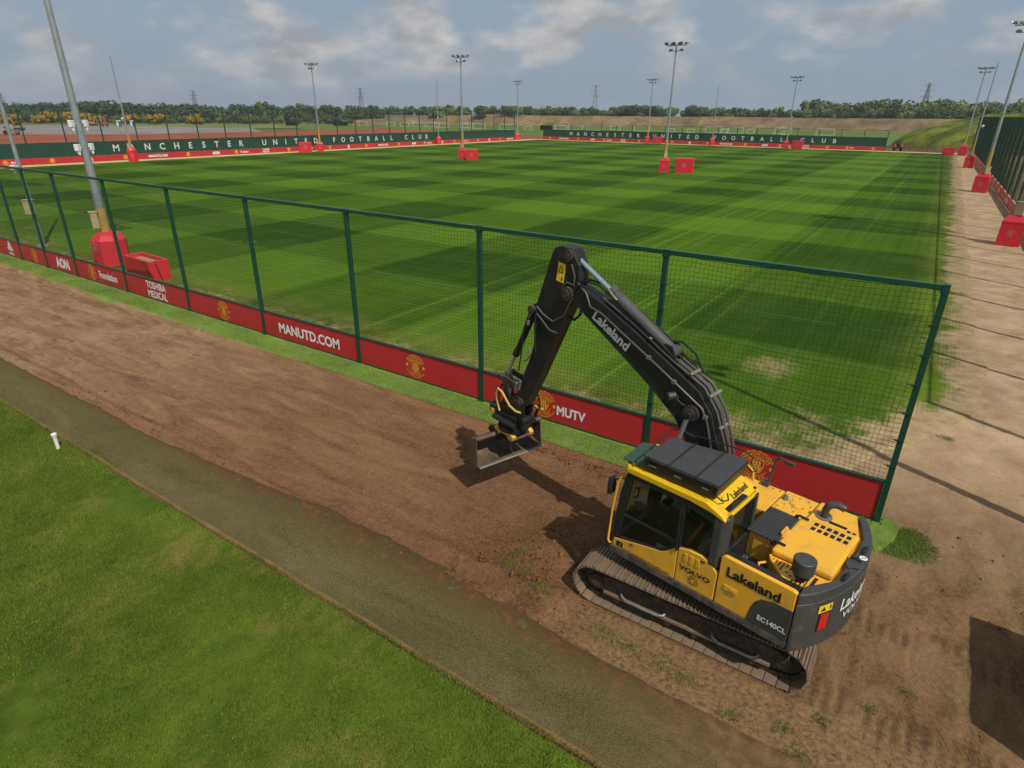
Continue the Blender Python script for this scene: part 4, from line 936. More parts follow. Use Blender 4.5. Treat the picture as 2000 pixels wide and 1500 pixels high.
# ---- tracks
def build_tracks():
    dl = R(10.7)
    Rr, cz, half, pitch_n = .345, .385, 1.50, 46
    per = 4*half + 2*math.pi*Rr
    def path(s):
        s = s % per
        if s < 2*half: return (-half+s, cz+Rr, 0.)
        s -= 2*half
        if s < math.pi*Rr: t = s/Rr; return (half+Rr*math.sin(t), cz+Rr*math.cos(t), -t)
        s -= math.pi*Rr
        if s < 2*half: return (half-s, cz-Rr, -math.pi)
        s -= 2*half; t = s/Rr; return (-half-Rr*math.sin(t), cz-Rr*math.cos(t), -math.pi-t)
    sh = MB(); L_ = per/pitch_n
    sh.bb(-L_*.47, L_*.47, -.3, .3, .0, .016)
    for k in (-.38, 0., .38): sh.bb(L_*k-.011, L_*k+.011, -.298, .298, .015, .044)
    SHOE = mesh_of(sh.build('track_shoe', 'track'))
    for side in (1, -1):
        tr = MB(); t0 = side*.99
        prof = [(-half-.05, cz-.13), (-half+.15, cz-.2), (half-.2, cz-.2), (half-.02, cz-.1), (half-.02, cz+.1), (half-.25, cz+.17), (-half+.2, cz+.17), (-half-.05, cz+.1)]
        tr.prism(prof, t0-.15, t0+.15, UW)
        T = ex(tr, 'track', 'track_dark', bevel=.02); T.rotation_euler = (0, 0, dl)
        for i in range(pitch_n):
            x, z, a = path((i+.35)*L_)
            inst('shoe', SHOE, T, (x, t0, z), (0, -a, 0))
        ch = MB()
        for i in range(pitch_n):
            x, z, a = path((i+.35)*L_); nx, nz = -math.sin(-a)*-1, 0
            ca, sa = math.cos(-a), math.sin(-a)
            for dv in (-.09, .09):
                tf = lambda p, q, r_, x=x, z=z, ca=ca, sa=sa: (x+p*ca+r_*sa, t0+dv+q, z-p*sa+r_*ca)
                ch.bb(-L_*.5, L_*.5, -.018, .018, -.075, -.004, tf)
        ch.build('chain', 'track_dark', T)['kind'] = 'stuff'
        for xx, nm, rr, teeth in ((half, 'idler', .27, 0), (-half, 'sprocket', .26, 15)):
            w = MB(); w.cyl((xx, t0-.06, cz), (xx, t0+.06, cz), rr, n=28); w.cyl((xx, t0-.17, cz), (xx, t0+.17, cz), .13, n=16)
            w.cyl((xx, t0+side*.14, cz), (xx, t0+side*.19, cz), .085, n=12)
            for k in range(teeth):
                a = 2*math.pi*k/teeth; w.beam((xx+.24*math.cos(a), t0, cz+.24*math.sin(a)), (xx+.31*math.cos(a), t0, cz+.31*math.sin(a)), .06, .05, (0, 1, 0))
            w.build(nm, 'track_dark', T, smooth=.6)
        for k in range(6):
            xx = -1.1+k*.44; w = MB(); w.cyl((xx, t0-.14, cz-.21), (xx, t0+.14, cz-.21), .085, n=14); w.cyl((xx, t0+side*.13, cz-.21), (xx, t0+side*.18, cz-.21), .05, n=10); w.build('roller', 'track_dark', T, smooth=.6)
        for xx in (-.55, .6):
            w = MB(); w.cyl((xx, t0-.12, cz+.22), (xx, t0+.12, cz+.22), .06, n=12); w.build('top_roller', 'track_dark', T, smooth=.6)
        for x0, x1 in ((.30, 1.02), (-1.15, -.5)):
            g = MB(); y0 = t0+side*.17; g.tube([(x0-.03, y0-side*.06, cz-.06), (x0, y0+side*.02, cz-.09), (x0+.1, y0+side*.05, cz-.10), (x1-.1, y0+side*.05, cz-.10), (x1, y0+side*.02, cz-.07), (x1+.03, y0-side*.06, cz-.05)], .026, 8); g.build('step', 'steel', T, smooth=.7)
        # packed dirt along the lower frame
        d = MB(); d.bb(-1.35, 1.35, t0-.2, t0+.2, cz-.16, cz-.12); d.build('mud_ledge', 'track', T)
    c = MB(); c.prism([(-.75, -.85), (.75, -.85), (.6, -.3), (.6, .3), (.75, .85), (-.75, .85), (-.6, .3), (-.6, -.3)], .42, .74, UV); o = ex(c, 'chassis', 'track_dark', bevel=.03); o.rotation_euler = (0, 0, dl)
    s = MB(); s.cyl((0, 0, .74), (0, 0, .96), .62, n=40); ex(s, 'slew_ring', 'track_dark', smooth=.6)
build_tracks()
# ---- house
def arc_v(v, r=2.2): return -math.sqrt(r*r-v*v)
def build_house():
    HW = 1.24
    d = MB(); d.prism([(-1.74, -HW+.03), (1.0, -HW+.03), (1.10, -.5), (.75, -.33), (.75, .12), (1.16, .16), (1.16, HW-.03), (-1.74, HW-.03)], .96, 1.10, UV); ex(d, 'house_frame', 'black_paint', bevel=.015)
    # lower dark skirt along the left
    s = MB(); s.bb(-1.755, 1.17, HW-.06, HW+.006, 1.0, 1.125); s.bb(-1.755, .95, -HW-.006, -HW+.06, 1.0, 1.125); ex(s, 'skirt', 'muddy_grey', bevel=.012)
    # middle service door with its swept top
    md = MB(); md.prism([(-.672, 1.13), (-.672, 1.62), (-.55, 1.745), (-.40, 1.785), (-.2, 1.775), (-.036, 1.73), (-.036, 1.13)], HW-.07, HW, UW); mdo = ex(md, 'service_door', 'yellow', bevel=.012)
    l = MB()
    for k in range(3): l.bb(-.17-.1*k-.03, -.17-.1*k+.03, HW+.001, HW+.012, 1.56, 1.70)
    l.build('louvre', 'yellow', mdo, bevel=.006)
    l = MB(); l.bb(-.47, -.40, HW+.001, HW+.008, 1.69, 1.715); l.build('latch', 'black_paint', mdo)
    side_text('VOLVO', -.335, 1.43, .115, 'black_print', mdo, bold=.03, sx=1.3)
    # round dotted badge under the word
    b = MB()
    for ring, n in ((.045, 7), (.075, 11)):
        for k in range(n):
            a = 2*math.pi*k/n+ring*9; c0 = (-.335-ring*math.cos(a), 1.28+ring*math.sin(a)); b.add([(c0[0]+.016*math.cos(t+a), HW+.004, c0[1]+.013*math.sin(t+a)) for t in (0, 1.6, 3.1, 4.7)], [(0, 1, 2, 3)])
    b.build('badge', 'black_print', mdo, fixn=False)
    # rear side panel with the dark swoosh
    rp = MB(); rp.prism([(-1.752, 1.13), (-1.752, 1.955), (-1.70, 1.975), (-.74, 1.985), (-.692, 1.95), (-.692, 1.13)], HW-.07, HW, UW); rpo = ex(rp, 'side_panel', 'yellow', bevel=.014)
    sw = MB(); sw.prism([(-1.753, 1.127), (-1.753, 1.665), (-1.5, 1.655), (-1.33, 1.60), (-1.25, 1.50), (-1.21, 1.36), (-1.17, 1.127)], HW-.02, HW+.006, UW); swo = sw.build('swoosh', 'grey_paint', rpo, bevel=.008)
    side_text('EC140CL', -1.53, 1.29, .112, 'white_print', rpo, v=HW+.0105, bold=.032, sx=.92)
    side_text('Lakeland', -1.19, 1.765, .225, 'black_print', rpo, bold=.03, sx=.98)
    h = MB(); h.bb(-1.0, -.80, HW+.001, HW+.010, 1.44, 1.53); h.bb(-.98, -.88, HW+.008, HW+.014, 1.46, 1.51); h.build('handle', 'yellow', rpo, bevel=.004)
    seam = MB(); seam.bb(-.95, -.82, HW+.001, HW+.004, 1.375, 1.38); seam.build('label_line', 'black_print', rpo)
    # dark ledge and sunken walkway behind the cab
    lg = MB(); lg.bb(-1.74, -.70, HW-.20, HW-.072, 1.12, 1.955); ex(lg, 'ledge', 'black_paint', bevel=.01)
    wl = MB(); wl.bb(-1.12, -.66, .36, HW-.205, 1.46, 1.52); w_o = ex(wl, 'walkway', 'grey_paint')
    hl = MB()
    for i in range(8):
        for j in range(10): hl.cyl((-.70-i*.052-(j % 2)*.02, .42+j*.058, 1.521), (-.70-i*.052-(j % 2)*.02, .42+j*.058, 1.528), .014, n=6)
    k = hl.build('tread_studs', 'steel', w_o); k['kind'] = 'stuff'
    st = MB(); st.bb(-.72, -.66, HW-.34, HW-.26, 1.53, 1.60); ex(st, 'grab_block', 'yellow', bevel=.01)
    # tool box with pierced grating
    tb = MB(); tb.bb(-1.10, -.70, -.36, .38, 1.12, 1.955); tbo = ex(tb, 'tool_box', 'yellow', bevel=.015)
    hb = MB(); hb.bb(-1.02, -.78, .382, .397, 1.52, 1.86); hb.build('hatch', 'yellow', tbo, bevel=.01)
    gp = MB(); gp.bb(-1.13, -.67, -.40, .42, 1.962, 1.992); gpo = gp.build('grating', 'grey_paint', tbo, bevel=.008)
    gh = MB()
    for i in range(11):
        for j in range(18):
            u = -.70-i*.04; v = -.36+j*.044+(i % 2)*.022; gh.bb(u-.011, u+.011, v-.012, v+.012, 1.9925, 1.9955)
    k = gh.build('grating_holes', 'black_print', gpo); k['kind'] = 'stuff'
    # right-hand tanks
    for u0, u1, zt, nm in ((-.60, .12, 1.84, 'fuel_tank'), (-1.28, -.615, 1.87, 'hydraulic_tank')):
        t = MB(); t.bb(u0, u1, -HW, -.42, 1.12, zt); to = ex(t, nm, 'yellow', bevel=.025)
        if nm == 'hydraulic_tank':
            for (cu, cv, r_) in ((-.82, -.66, .15), (-.95, -.98, .17)):
                c = MB(); c.cyl((cu, cv, zt), (cu, cv, zt+.012), r_, n=28); co = c.build('access_cover', 'yellow', to, smooth=.6)
                b = MB(); 
                for q in range(6): b.cyl((cu+r_*.85*math.cos(q*1.047), cv+r_*.85*math.sin(q*1.047), zt+.012), (cu+r_*.85*math.cos(q*1.047), cv+r_*.85*math.sin(q*1.047), zt+.024), .013, n=6)
                b.build('bolt', 'steel', co)
            c = MB(); c.cyl((-.70, -.95, zt), (-.70, -.95, zt+.06), .055, .04, n=12); c.cyl((-.70, -.95, zt+.06), (-.70, -.95, zt+.09), .02, n=8); c.build('breather', 'steel', to, smooth=.6)
        else:
            c = MB(); c.cyl((.02, -.75, zt), (.02, -.75, zt+.10), .07, n=14); c.cyl((-.0, -.9, zt+.0), (-.0, -.9, zt+.05), .05, n=12); c.build('filler_cap', 'yellow', to, smooth=.6)
            b = MB()
            for q in range(5): b.cyl((-.05-.12*q, -1.16, zt), (-.05-.12*q, -1.16, zt+.012), .015, n=6)
            b.build('bolt', 'steel', to)
    r_ = MB(); r_.bb(.15, 1.0, -HW, -.62, 1.12, 1.45); ex(r_, 'front_locker', 'yellow', bevel=.03)
    rl = MB(); rl.tube([(.25, -HW+.06, 1.45), (.22, -HW+.06, 2.0), (.1, -HW+.06, 2.08), (-.02, -HW+.06, 2.0), (-.05, -HW+.06, 1.84)], .02, 8); ex(rl, 'handrail', 'yellow', smooth=.7)
    ma = MB(); ma.tube([(-.27, -1.16, 1.83), (-.30, -1.18, 1.92), (-.36, -1.2, 2.36), (-.40, -1.2, 2.42), (-.62, -1.2, 2.40)], .022, 8); ma.bb(-.33, -.22, -1.22, -1.12, 1.84, 1.92); ma.bb(-.66, -.5, -1.23, -1.17, 2.36, 2.41); ex(ma, 'mirror_arm', 'grey_paint', smooth=.7)
    # engine bay, hood and grille
    eb = MB(); eb.prism([(-1.14, .64), (-1.14, -.40), (-1.30, -.42), (-1.30, -HW+.01), (-1.76, -HW+.01), (-1.98, -.62), (-2.0, .62), (-1.62, 1.10), (-1.40, .92)], 1.12, 1.885, UV); ebo = ex(eb, 'engine_bay', 'yellow', bevel=.015)
    gr = MB()
    for k in range(11):
        u = -1.24-k*.052; v1 = .70+.36*min(1, (k+2)/9)
        gr.beam((u, .655, 1.897), (u, v1, 1.897), .03, .03)
    gr.build('grille_slat', 'yellow', ebo)
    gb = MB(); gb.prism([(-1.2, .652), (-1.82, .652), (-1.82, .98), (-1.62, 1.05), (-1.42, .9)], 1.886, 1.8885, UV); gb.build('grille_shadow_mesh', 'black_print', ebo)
    rm = MB(); rm.tube([(-1.15, .66, 1.91), (-1.2, .75, 1.91), (-1.40, .93, 1.91), (-1.62, 1.10, 1.91), (-1.72, 1.09, 1.91)], .022, 8); rm.tube([(-1.16, .84, 1.9), (-1.10, .93, 1.9), (-1.14, 1.0, 1.88), (-1.24, .98, 1.86)], .018, 8); rm.build('guard_rail', 'yellow', ebo, smooth=.7)
    pl = MB(); pl.prism([(-1.42, .78), (-1.40, .93), (-1.55, 1.02), (-1.63, .88)], 1.915, 1.93, UV); plo = pl.build('bracket_plate', 'yellow', ebo)
    pb = MB(); pb.cyl((-1.47, .88, 1.931), (-1.47, .88, 1.934), .018, n=8); pb.cyl((-1.53, .92, 1.931), (-1.53, .92, 1.934), .018, n=8); pb.build('bolt_hole', 'black_print', plo)
    hd = MB(); hd.prism([(-1.13, .63), (-1.13, -.46), (-1.95, -.58), (-1.97, .60)], 1.89, 2.005, UV); hdo = ex(hd, 'engine_hood', 'yellow', bevel=.045, seg=3)
    # exhaust deck on the right with rows of square openings
    xd = MB(); xd.prism([(-1.18, -.50), (-1.18, -1.20), (-1.72, -1.20), (-1.93, -.62)], 1.886, 1.93, UV); xdo = ex(xd, 'exhaust_deck', 'yellow', bevel=.015)
    op = MB()
    for r2, v0 in enumerate((-.26, -.40)):
        for k in range(6):
            u = -1.38-k*.092; op.bb(u-.03, u+.03, v0-.048, v0+.042, 2.0055, 2.0085)
    op.bb(-1.72, -1.46, -.76, -.69, 1.9305, 1.9335)
    for k in range(2):
        for j in range(2): op.bb(-1.80-k*.0-j*.07, -1.75-j*.07, -.62-k*.12, -.55-k*.12, 1.9305, 1.9335) if False else None
    for k in range(2): op.bb(-1.79-k*.075, -1.74-k*.075, -.70, -.64, 1.9305, 1.9335)
    op.build('vent_opening', 'black_print', hdo)
    hh = MB(); hh.tube([(-1.14, .06, 2.0), (-1.11, .06, 2.05), (-1.11, .24, 2.05), (-1.14, .24, 2.0)], .022, 8); hh.bb(-1.17, -1.12, .03, .27, 1.98, 2.012); hh.build('hood_handle', 'yellow', hdo, smooth=.7)
    for v in (-.40, .46):
        q = MB(); q.tube([(-1.06, v, 1.97), (-1.12, v, 2.035), (-1.26, v-.01, 2.02)], .02, 6); q.bb(-1.1, -1.06, v-.035, v+.035, 1.96, 2.02); q.build('hinge', 'black_paint', hdo)
    ep = MB(); ep.tube([(-1.36, -.80, 1.9), (-1.36, -.80, 2.06), (-1.38, -.80, 2.14), (-1.44, -.82, 2.19), (-1.52, -.84, 2.20), (-1.60, -.86, 2.17)], .058, 14); epo = ex(ep, 'exhaust_pipe', 'grey_paint', smooth=.8)
    eo = MB(); eo.cyl((-1.36, -.80, 1.931), (-1.36, -.80, 1.945), .12, n=20); eo.build('collar', 'steel', epo, smooth=.6)
    pc = MB(); pc.cyl((-1.66, .88, 1.88), (-1.66, .88, 2.06), .06, n=14); pc.cyl((-1.66, .88, 1.98), (-1.66, .88, 2.02), .10, n=18); pco = ex(pc, 'air_precleaner', 'black_paint', smooth=.6)
    pc = MB(); pc.cyl((-1.66, .88, 2.05), (-1.66, .88, 2.27), .142, .15, n=32); pc.build('precleaner_bowl', 'grey_paint', pco, smooth=.6, bevel=.015)
    # counterweight
    vs2 = np.linspace(1.235, -1.235, 25); out = [(-1.765, 1.238)] + [(max(arc_v(v), -2.2) if abs(v) < 1.2 else -1.80, v) for v in vs2] + [(-1.765, -1.238)]
    inn = [(-1.765, -1.13), (-1.98, -.62), (-2.01, -.3), (-2.01, .62), (-1.765, 1.02)]
    lo = MB(); lo.prism(out + [(-1.765, 0)], .98, 1.80, UV); cw = ex(lo, 'counterweight', 'grey_paint', smooth=.7, bevel=.05, seg=3)
    up = MB(); up.prism(out[:1] + [((a+1.765)*.985-1.765, b*.995) for a, b in out[1:-1]] + out[-1:] + inn, 1.79, 1.965, UV); up.build('upper_casting', 'grey_paint', cw, smooth=.7, bevel=.075, seg=4)
    def wrap(mb, poly_or_text, th0, w0, **k): pass
    def on_cw(th, w, off=.012): return (-(2.2+off)*math.cos(th), (2.2+off)*math.sin(th), w)
    m_ = MB(); add_text(m_, 'Lakeland', lambda a, b: on_cw(.035-a/2.2, 1.565+b), .30, .022, .9); m_.build('lettering', 'white_print', cw, fixn=False)
    m_ = MB(); add_text(m_, 'VOLVO', lambda a, b: on_cw(.03-a/2.2, 1.33+b), .17, .012, 1.3); m_.build('lettering', 'white_print', cw, fixn=False)
    def patch(t0, t1, w0, w1, nm, mat, off):
        p = MB(); n = 6; v = [on_cw(t0+(t1-t0)*i/n, w, off) for i in range(n+1) for w in (w0, w1)]; p.add(v, [(2*i, 2*i+1, 2*i+3, 2*i+2) for i in range(n)]); return p.build(nm, mat, cw, fixn=False)
    wl_ = patch(.345, .455, 1.60, 1.73, 'warning_label', 'sticker', .012)
    tri = MB(); tri.add([on_cw(a, b, .015) for a, b in ((.44, 1.625), (.395, 1.625), (.417, 1.70))], [(0, 1, 2)]); tri.add([on_cw(a, b, .015) for a, b in ((.365, 1.63), (.355, 1.63), (.358, 1.71), (.368, 1.70))], [(0, 1, 2, 3)]); tri.build('pictogram', 'black_print', wl_, fixn=False)
    patch(.355, .425, 1.28, 1.575, 'tail_light', 'red_lens', .013); patch(.345, .435, 1.265, 1.59, 'tail_light_recess', 'black_print', .0105)
    for v in (.48, -.30):
        e = MB(); e.tube([(-2.07, v-.09, 1.95), (-2.10, v-.07, 2.01), (-2.11, v, 2.03), (-2.10, v+.07, 2.01), (-2.07, v+.09, 1.95)], .022, 8); e.build('lifting_eye', 'black_paint', cw, smooth=.7)
    bk = MB(); bk.prism([(-1.99, .2), (-2.05, .26), (-2.10, .20), (-2.17, .18), (-2.19, -.02), (-2.12, -.02), (-2.06, -.08), (-1.99, -.1)], 1.967, 1.995, UV); bko = bk.build('camera_bracket', 'grey_paint', cw, bevel=.01)
    cm = MB(); cm.cyl((-2.03, .02, 1.99), (-2.03, .02, 2.04), .03, n=10); cm.tube([(-2.03, .02, 2.03), (-2.09, .02, 2.03), (-2.14, .03, 2.0)], .018, 6); cm.build('camera', 'black_paint', bko)
    dc = MB(); dc.cyl((-2.135, -.09, 1.9955), (-2.135, -.09, 1.998), .052, n=24); dco = dc.build('disc_sticker', 'white_print', cw)
    dd = MB(); dd.cyl((-2.125, -.08, 1.9983), (-2.125, -.08, 1.9995), .012, n=8); dd.cyl((-2.15, -.105, 1.9983), (-2.15, -.105, 1.9995), .012, n=8); dd.build('print', 'black_print', dco)
build_house()
# ---- cab
def build_cab():
    V1, V0 = 1.24, .20
    # lower yellow door skin, curved top
    dr = MB(); dr.prism([(-.024, 1.13), (-.024, 1.715), (.02, 1.70), (.10, 1.62), (.17, 1.55), (.26, 1.50), (.40, 1.475), (.70, 1.40), (1.08, 1.305), (1.115, 1.29), (1.13, 1.13)], V1-.06, V1, UW); dro = ex(dr, 'cab_door', 'yellow', bevel=.012)
    bd = MB(); bd.bb(.93, 1.05, V1+.001, V1+.006, 1.175, 1.27); bdo = bd.build('door_badge', 'black_print', dro)
    side_text('1', .975, 1.222, .07, 'sticker', bdo, v=V1+.009)
    side_text('www.lakelandearthworks.com', .50, 1.175, .072, 'black_print', dro, bold=.012, sx=1.0)
    rh = MB(); rh.bb(.74, .80, V1+.001, V1+.01, 1.32, 1.335); rh.build('door_pull', 'black_paint', dro)
    # black frame
    fr = MB()
    fr.prism([(1.13, 1.29), (1.04, 1.31), (.865, 2.60), (.97, 2.62), (1.07, 2.2), (1.14, 1.6)], V1-.07, V1-.004, UW)
    fr.prism([(1.12, 1.10), (1.04, 1.10), (.865, 2.60), (.96, 2.62), (1.07, 2.2), (1.14, 1.6)], V0, V0+.07, UW)
    fr.bb(-.05, .03, V1-.06, V1-.002, 1.66, 2.60)
    fr.prism([(.95, 2.60), (.95, 2.52), (.0, 2.50), (-.05, 2.50), (-.05, 2.60)], V1-.06, V1-.003, UW)
    fr.prism([(-.05, 2.57), (-.05, 2.49), (-.45, 2.42), (-.58, 2.30), (-.58, 2.55)], V1-.06, V1-.004, UW)
    fr.bb(.86, .97, V0, V1-.01, 2.56, 2.63); fr.bb(1.03, 1.13, V0, V1-.01, 1.10, 1.34)
    fr.bb(-.62, .97, V0, V0+.06, 2.50, 2.60); fr.bb(-.62, 1.1, V0, V0+.05, 1.10, 1.50)
    fr.beam((1.06, V1-.03, 1.80), (.02, V1-.03, 1.80), .035, .045)
    fr.prism([(.03, 1.68), (.03, 1.78), (.18, 1.58), (.30, 1.52), (1.03, 1.36), (1.05, 1.29), (.3, 1.47), (.15, 1.54)], V1-.05, V1-.006, UW)
    ex(fr, 'cab_frame', 'black_paint', bevel=.01)
    # thick rounded grey rear corner posts
    for v0, v1 in ((V1-.20, V1+.002), (V0, V0+.12)):
        rc = MB(); rc.prism([(-.50, v0 if v0 < .5 else v1), (-.62, v0 if v0 < .5 else v1), (-.69, v1-.06 if v0 > .5 else v0+.04), (-.70, v0 if v0 > .5 else v1), (-.62, v0 if v0 > .5 else v1)], 1.70, 2.55, UV); ex(rc, 'rear_post', 'grey_paint', bevel=.02, seg=3)
    rw = MB(); rw.bb(-.70, -.62, V0, V1-.21, 1.10, 1.93); ex(rw, 'rear_wall', 'black_paint', bevel=.01); rw = MB(); rw.bb(-.65, -.60, V0+.1, V1-.2, 2.44, 2.53); ex(rw, 'rear_header', 'black_paint', bevel=.01)
    # roof with sloping tail
    rf = MB(); rf.prism([(.99, 2.60), (.97, 2.68), (.90, 2.705), (-.35, 2.70), (-.60, 2.59), (-.665, 2.535), (-.66, 2.50), (-.45, 2.565), (-.1, 2.60)], V0-.02, V1+.012, UW); rfo = ex(rf, 'cab_roof', 'roof_yellow', bevel=.045, seg=3)
    m_ = MB(); a0 = math.atan2(.115, .28)
    add_text(m_, 'Lakeland', lambda a, b: (-.505+b*math.cos(a0), .55-a, 2.642+.006+b*math.sin(a0)), .135, .012, .95, shear=.25); m_.build('lettering', 'black_print', rfo, fixn=False)
    vt = MB(); vt.beam((-.60, 1.08, 2.612), (-.60, .55, 2.612), .08, .02); vt.cyl((-.60, 1.0, 2.61), (-.60, .78, 2.625), .035, n=10); vt.build('roof_vent', 'black_print', rfo)
    rr = MB(); rr.tube([(-.62, 1.14, 2.56), (-.67, 1.12, 2.60), (-.67, .32, 2.60), (-.62, .28, 2.56)], .016, 8); rr.build('roof_rail', 'roof_yellow', rfo, smooth=.7)
    # glass
    def pane(nm, pts):
        p = MB(); p.add(pts, [tuple(range(len(pts)))]); return ex(p, nm, 'glass', fixn=False)
    pane('door_window', [(1.05, V1-.025, 1.35), (.89, V1-.025, 2.54), (.02, V1-.025, 2.52), (.02, V1-.025, 1.68), (.16, V1-.025, 1.56), (.3, V1-.025, 1.50)])
    pane('side_window', [(-.05, V1-.03, 1.72), (-.05, V1-.03, 2.50), (-.44, V1-.03, 2.43), (-.52, V1-.03, 2.35), (-.52, V1-.03, 1.72), (-.4, V1-.03, 1.77), (-.2, V1-.03, 1.77)])
    pane('rear_window', [(-.665, V1-.205, 1.93), (-.665, V1-.205, 2.46), (-.665, V0+.12, 2.46), (-.665, V0+.12, 1.93)])
    pane('front_window', [(1.10, V0+.07, 1.34), (1.10, V1-.08, 1.34), (1.02, V1-.08, 2.2), (.925, V1-.08, 2.56), (.925, V0+.07, 2.56), (1.02, V0+.07, 2.2)])
    pane('right_window', [(1.05, V0+.03, 1.5), (.89, V0+.03, 2.5), (-.6, V0+.03, 2.5), (-.6, V0+.03, 1.5)])
    # inside
    fl = MB(); fl.bb(-.62, 1.03, V0+.07, V1-.07, 1.10, 1.15); ex(fl, 'cab_floor', 'rubber')
    st = MB(); st.bb(-.20, .32, .46, .98, 1.15, 1.42); st.bb(-.22, .34, .44, 1.0, 1.42, 1.58); sto = ex(st, 'operator_seat', 'seat', bevel=.05, seg=3)
    sb = MB(); sb.prism([(-.16, 1.56), (-.02, 1.56), (-.20, 2.22), (-.34, 2.20)], .47, .97, UW); sb.build('backrest', 'seat', sto, bevel=.05, seg=3)
    hr = MB(); hr.prism([(-.22, 2.24), (-.30, 2.23), (-.36, 2.42), (-.26, 2.43)], .60, .84, UW); hr.build('headrest', 'seat', sto, bevel=.04, seg=3)
    bl = MB(); bl.beam((-.02, 1.005, 1.62), (-.24, .985, 2.15), .05, .012, (0, 1, 0)); bl.beam((-.03, .90, 1.6), (-.22, .80, 2.17), .05, .02, (1, 0, 0)); bl.build('seat_belt', 'orange', sto)
    cs = MB(); cs.bb(-.1, .45, .30, .44, 1.15, 1.72); cs.bb(-.1, .42, 1.0, 1.12, 1.15, 1.66); cso = ex(cs, 'side_console', 'rubber', bevel=.03)
    lv = MB(); lv.cyl((.36, .37, 1.72), (.42, .37, 1.92), .018, .03, n=8); lv.cyl((.36, 1.06, 1.66), (.42, 1.06, 1.88), .018, .03, n=8); lv.build('joystick', 'black_paint', cso, smooth=.7)
    pd = MB(); pd.tube([(.72, .62, 1.15), (.74, .62, 1.5), (.66, .62, 1.78)], .018, 8); pd.tube([(.72, .82, 1.15), (.74, .82, 1.5), (.66, .82, 1.78)], .018, 8); ex(pd, 'travel_lever', 'black_paint', smooth=.7)
    mn = MB(); mn.bb(.86, .90, .30, .52, 1.74, 1.92); mn.cyl((.88, .36, 1.2), (.88, .36, 1.74), .02, n=8); ex(mn, 'monitor', 'rubber', bevel=.01)
    kt = MB(); kt.bb(.20, .36, 1.16, 1.175, 1.46, 1.56); ex(kt, 'paper_notice', 'green_notice')
    gb = MB(); gb.tube([(.98, 1.16, 1.86), (.94, 1.14, 1.98), (.86, 1.14, 2.02)], .014, 8); ex(gb, 'grab_strap', 'hose_yellow', smooth=.7)
    gh = MB(); gh.tube([(.86, 1.17, 2.16), (.83, 1.10, 2.17), (.82, 1.10, 2.32), (.85, 1.17, 2.34)], .016, 8); ex(gh, 'grab_handle', 'black_paint', smooth=.7)
    # front handrail, mirror and hinges
    hr = MB(); hr.tube([(1.14, 1.2, 1.16), (1.20, 1.22, 1.13), (1.235, 1.22, 1.18), (1.20, 1.22, 1.8), (1.13, 1.22, 2.36), (1.07, 1.2, 2.47), (1.02, 1.16, 2.44)], .019, 10); ex(hr, 'handrail', 'yellow', smooth=.7)
    mr = MB(); mr.tube([(1.0, 1.15, 2.42), (1.10, 1.17, 2.40), (1.22, 1.19, 2.34)], .012, 6); mro = ex(mr, 'mirror_arm', 'black_paint', smooth=.7)
    mm = MB(); mm.prism([(-.07, -.15), (.07, -.15), (.085, .0), (.06, .16), (-.06, .16), (-.085, 0)], 1.23, 1.30, lambda p, q, t: (t, 1.2+p, 2.22+q)); mm.build('mirror', 'black_paint', mro, bevel=.02)
    hg = MB()
    for w in (1.72, 2.02, 2.36): hg.cyl((-.005, V1+.012, w-.05), (-.005, V1+.012, w+.05), .016, n=8)
    hg.cyl((-.0, V1+.02, 1.74), (-.0, V1+.02, 2.3), .009, n=6); ex(hg, 'door_hinge', 'black_paint', smooth=.7)
    wb = MB(); wb.cyl((1.0, 1.16, 2.63), (1.0, 1.16, 2.72), .05, n=12); wb.cyl((1.03, .35, 2.60), (1.03, .35, 2.70), .05, n=12); ex(wb, 'work_light', 'roof_yellow', smooth=.6)
M['green_notice'] = paint('pale_green_notice', (.30, .55, .42), .6, var=.05)
build_cab()
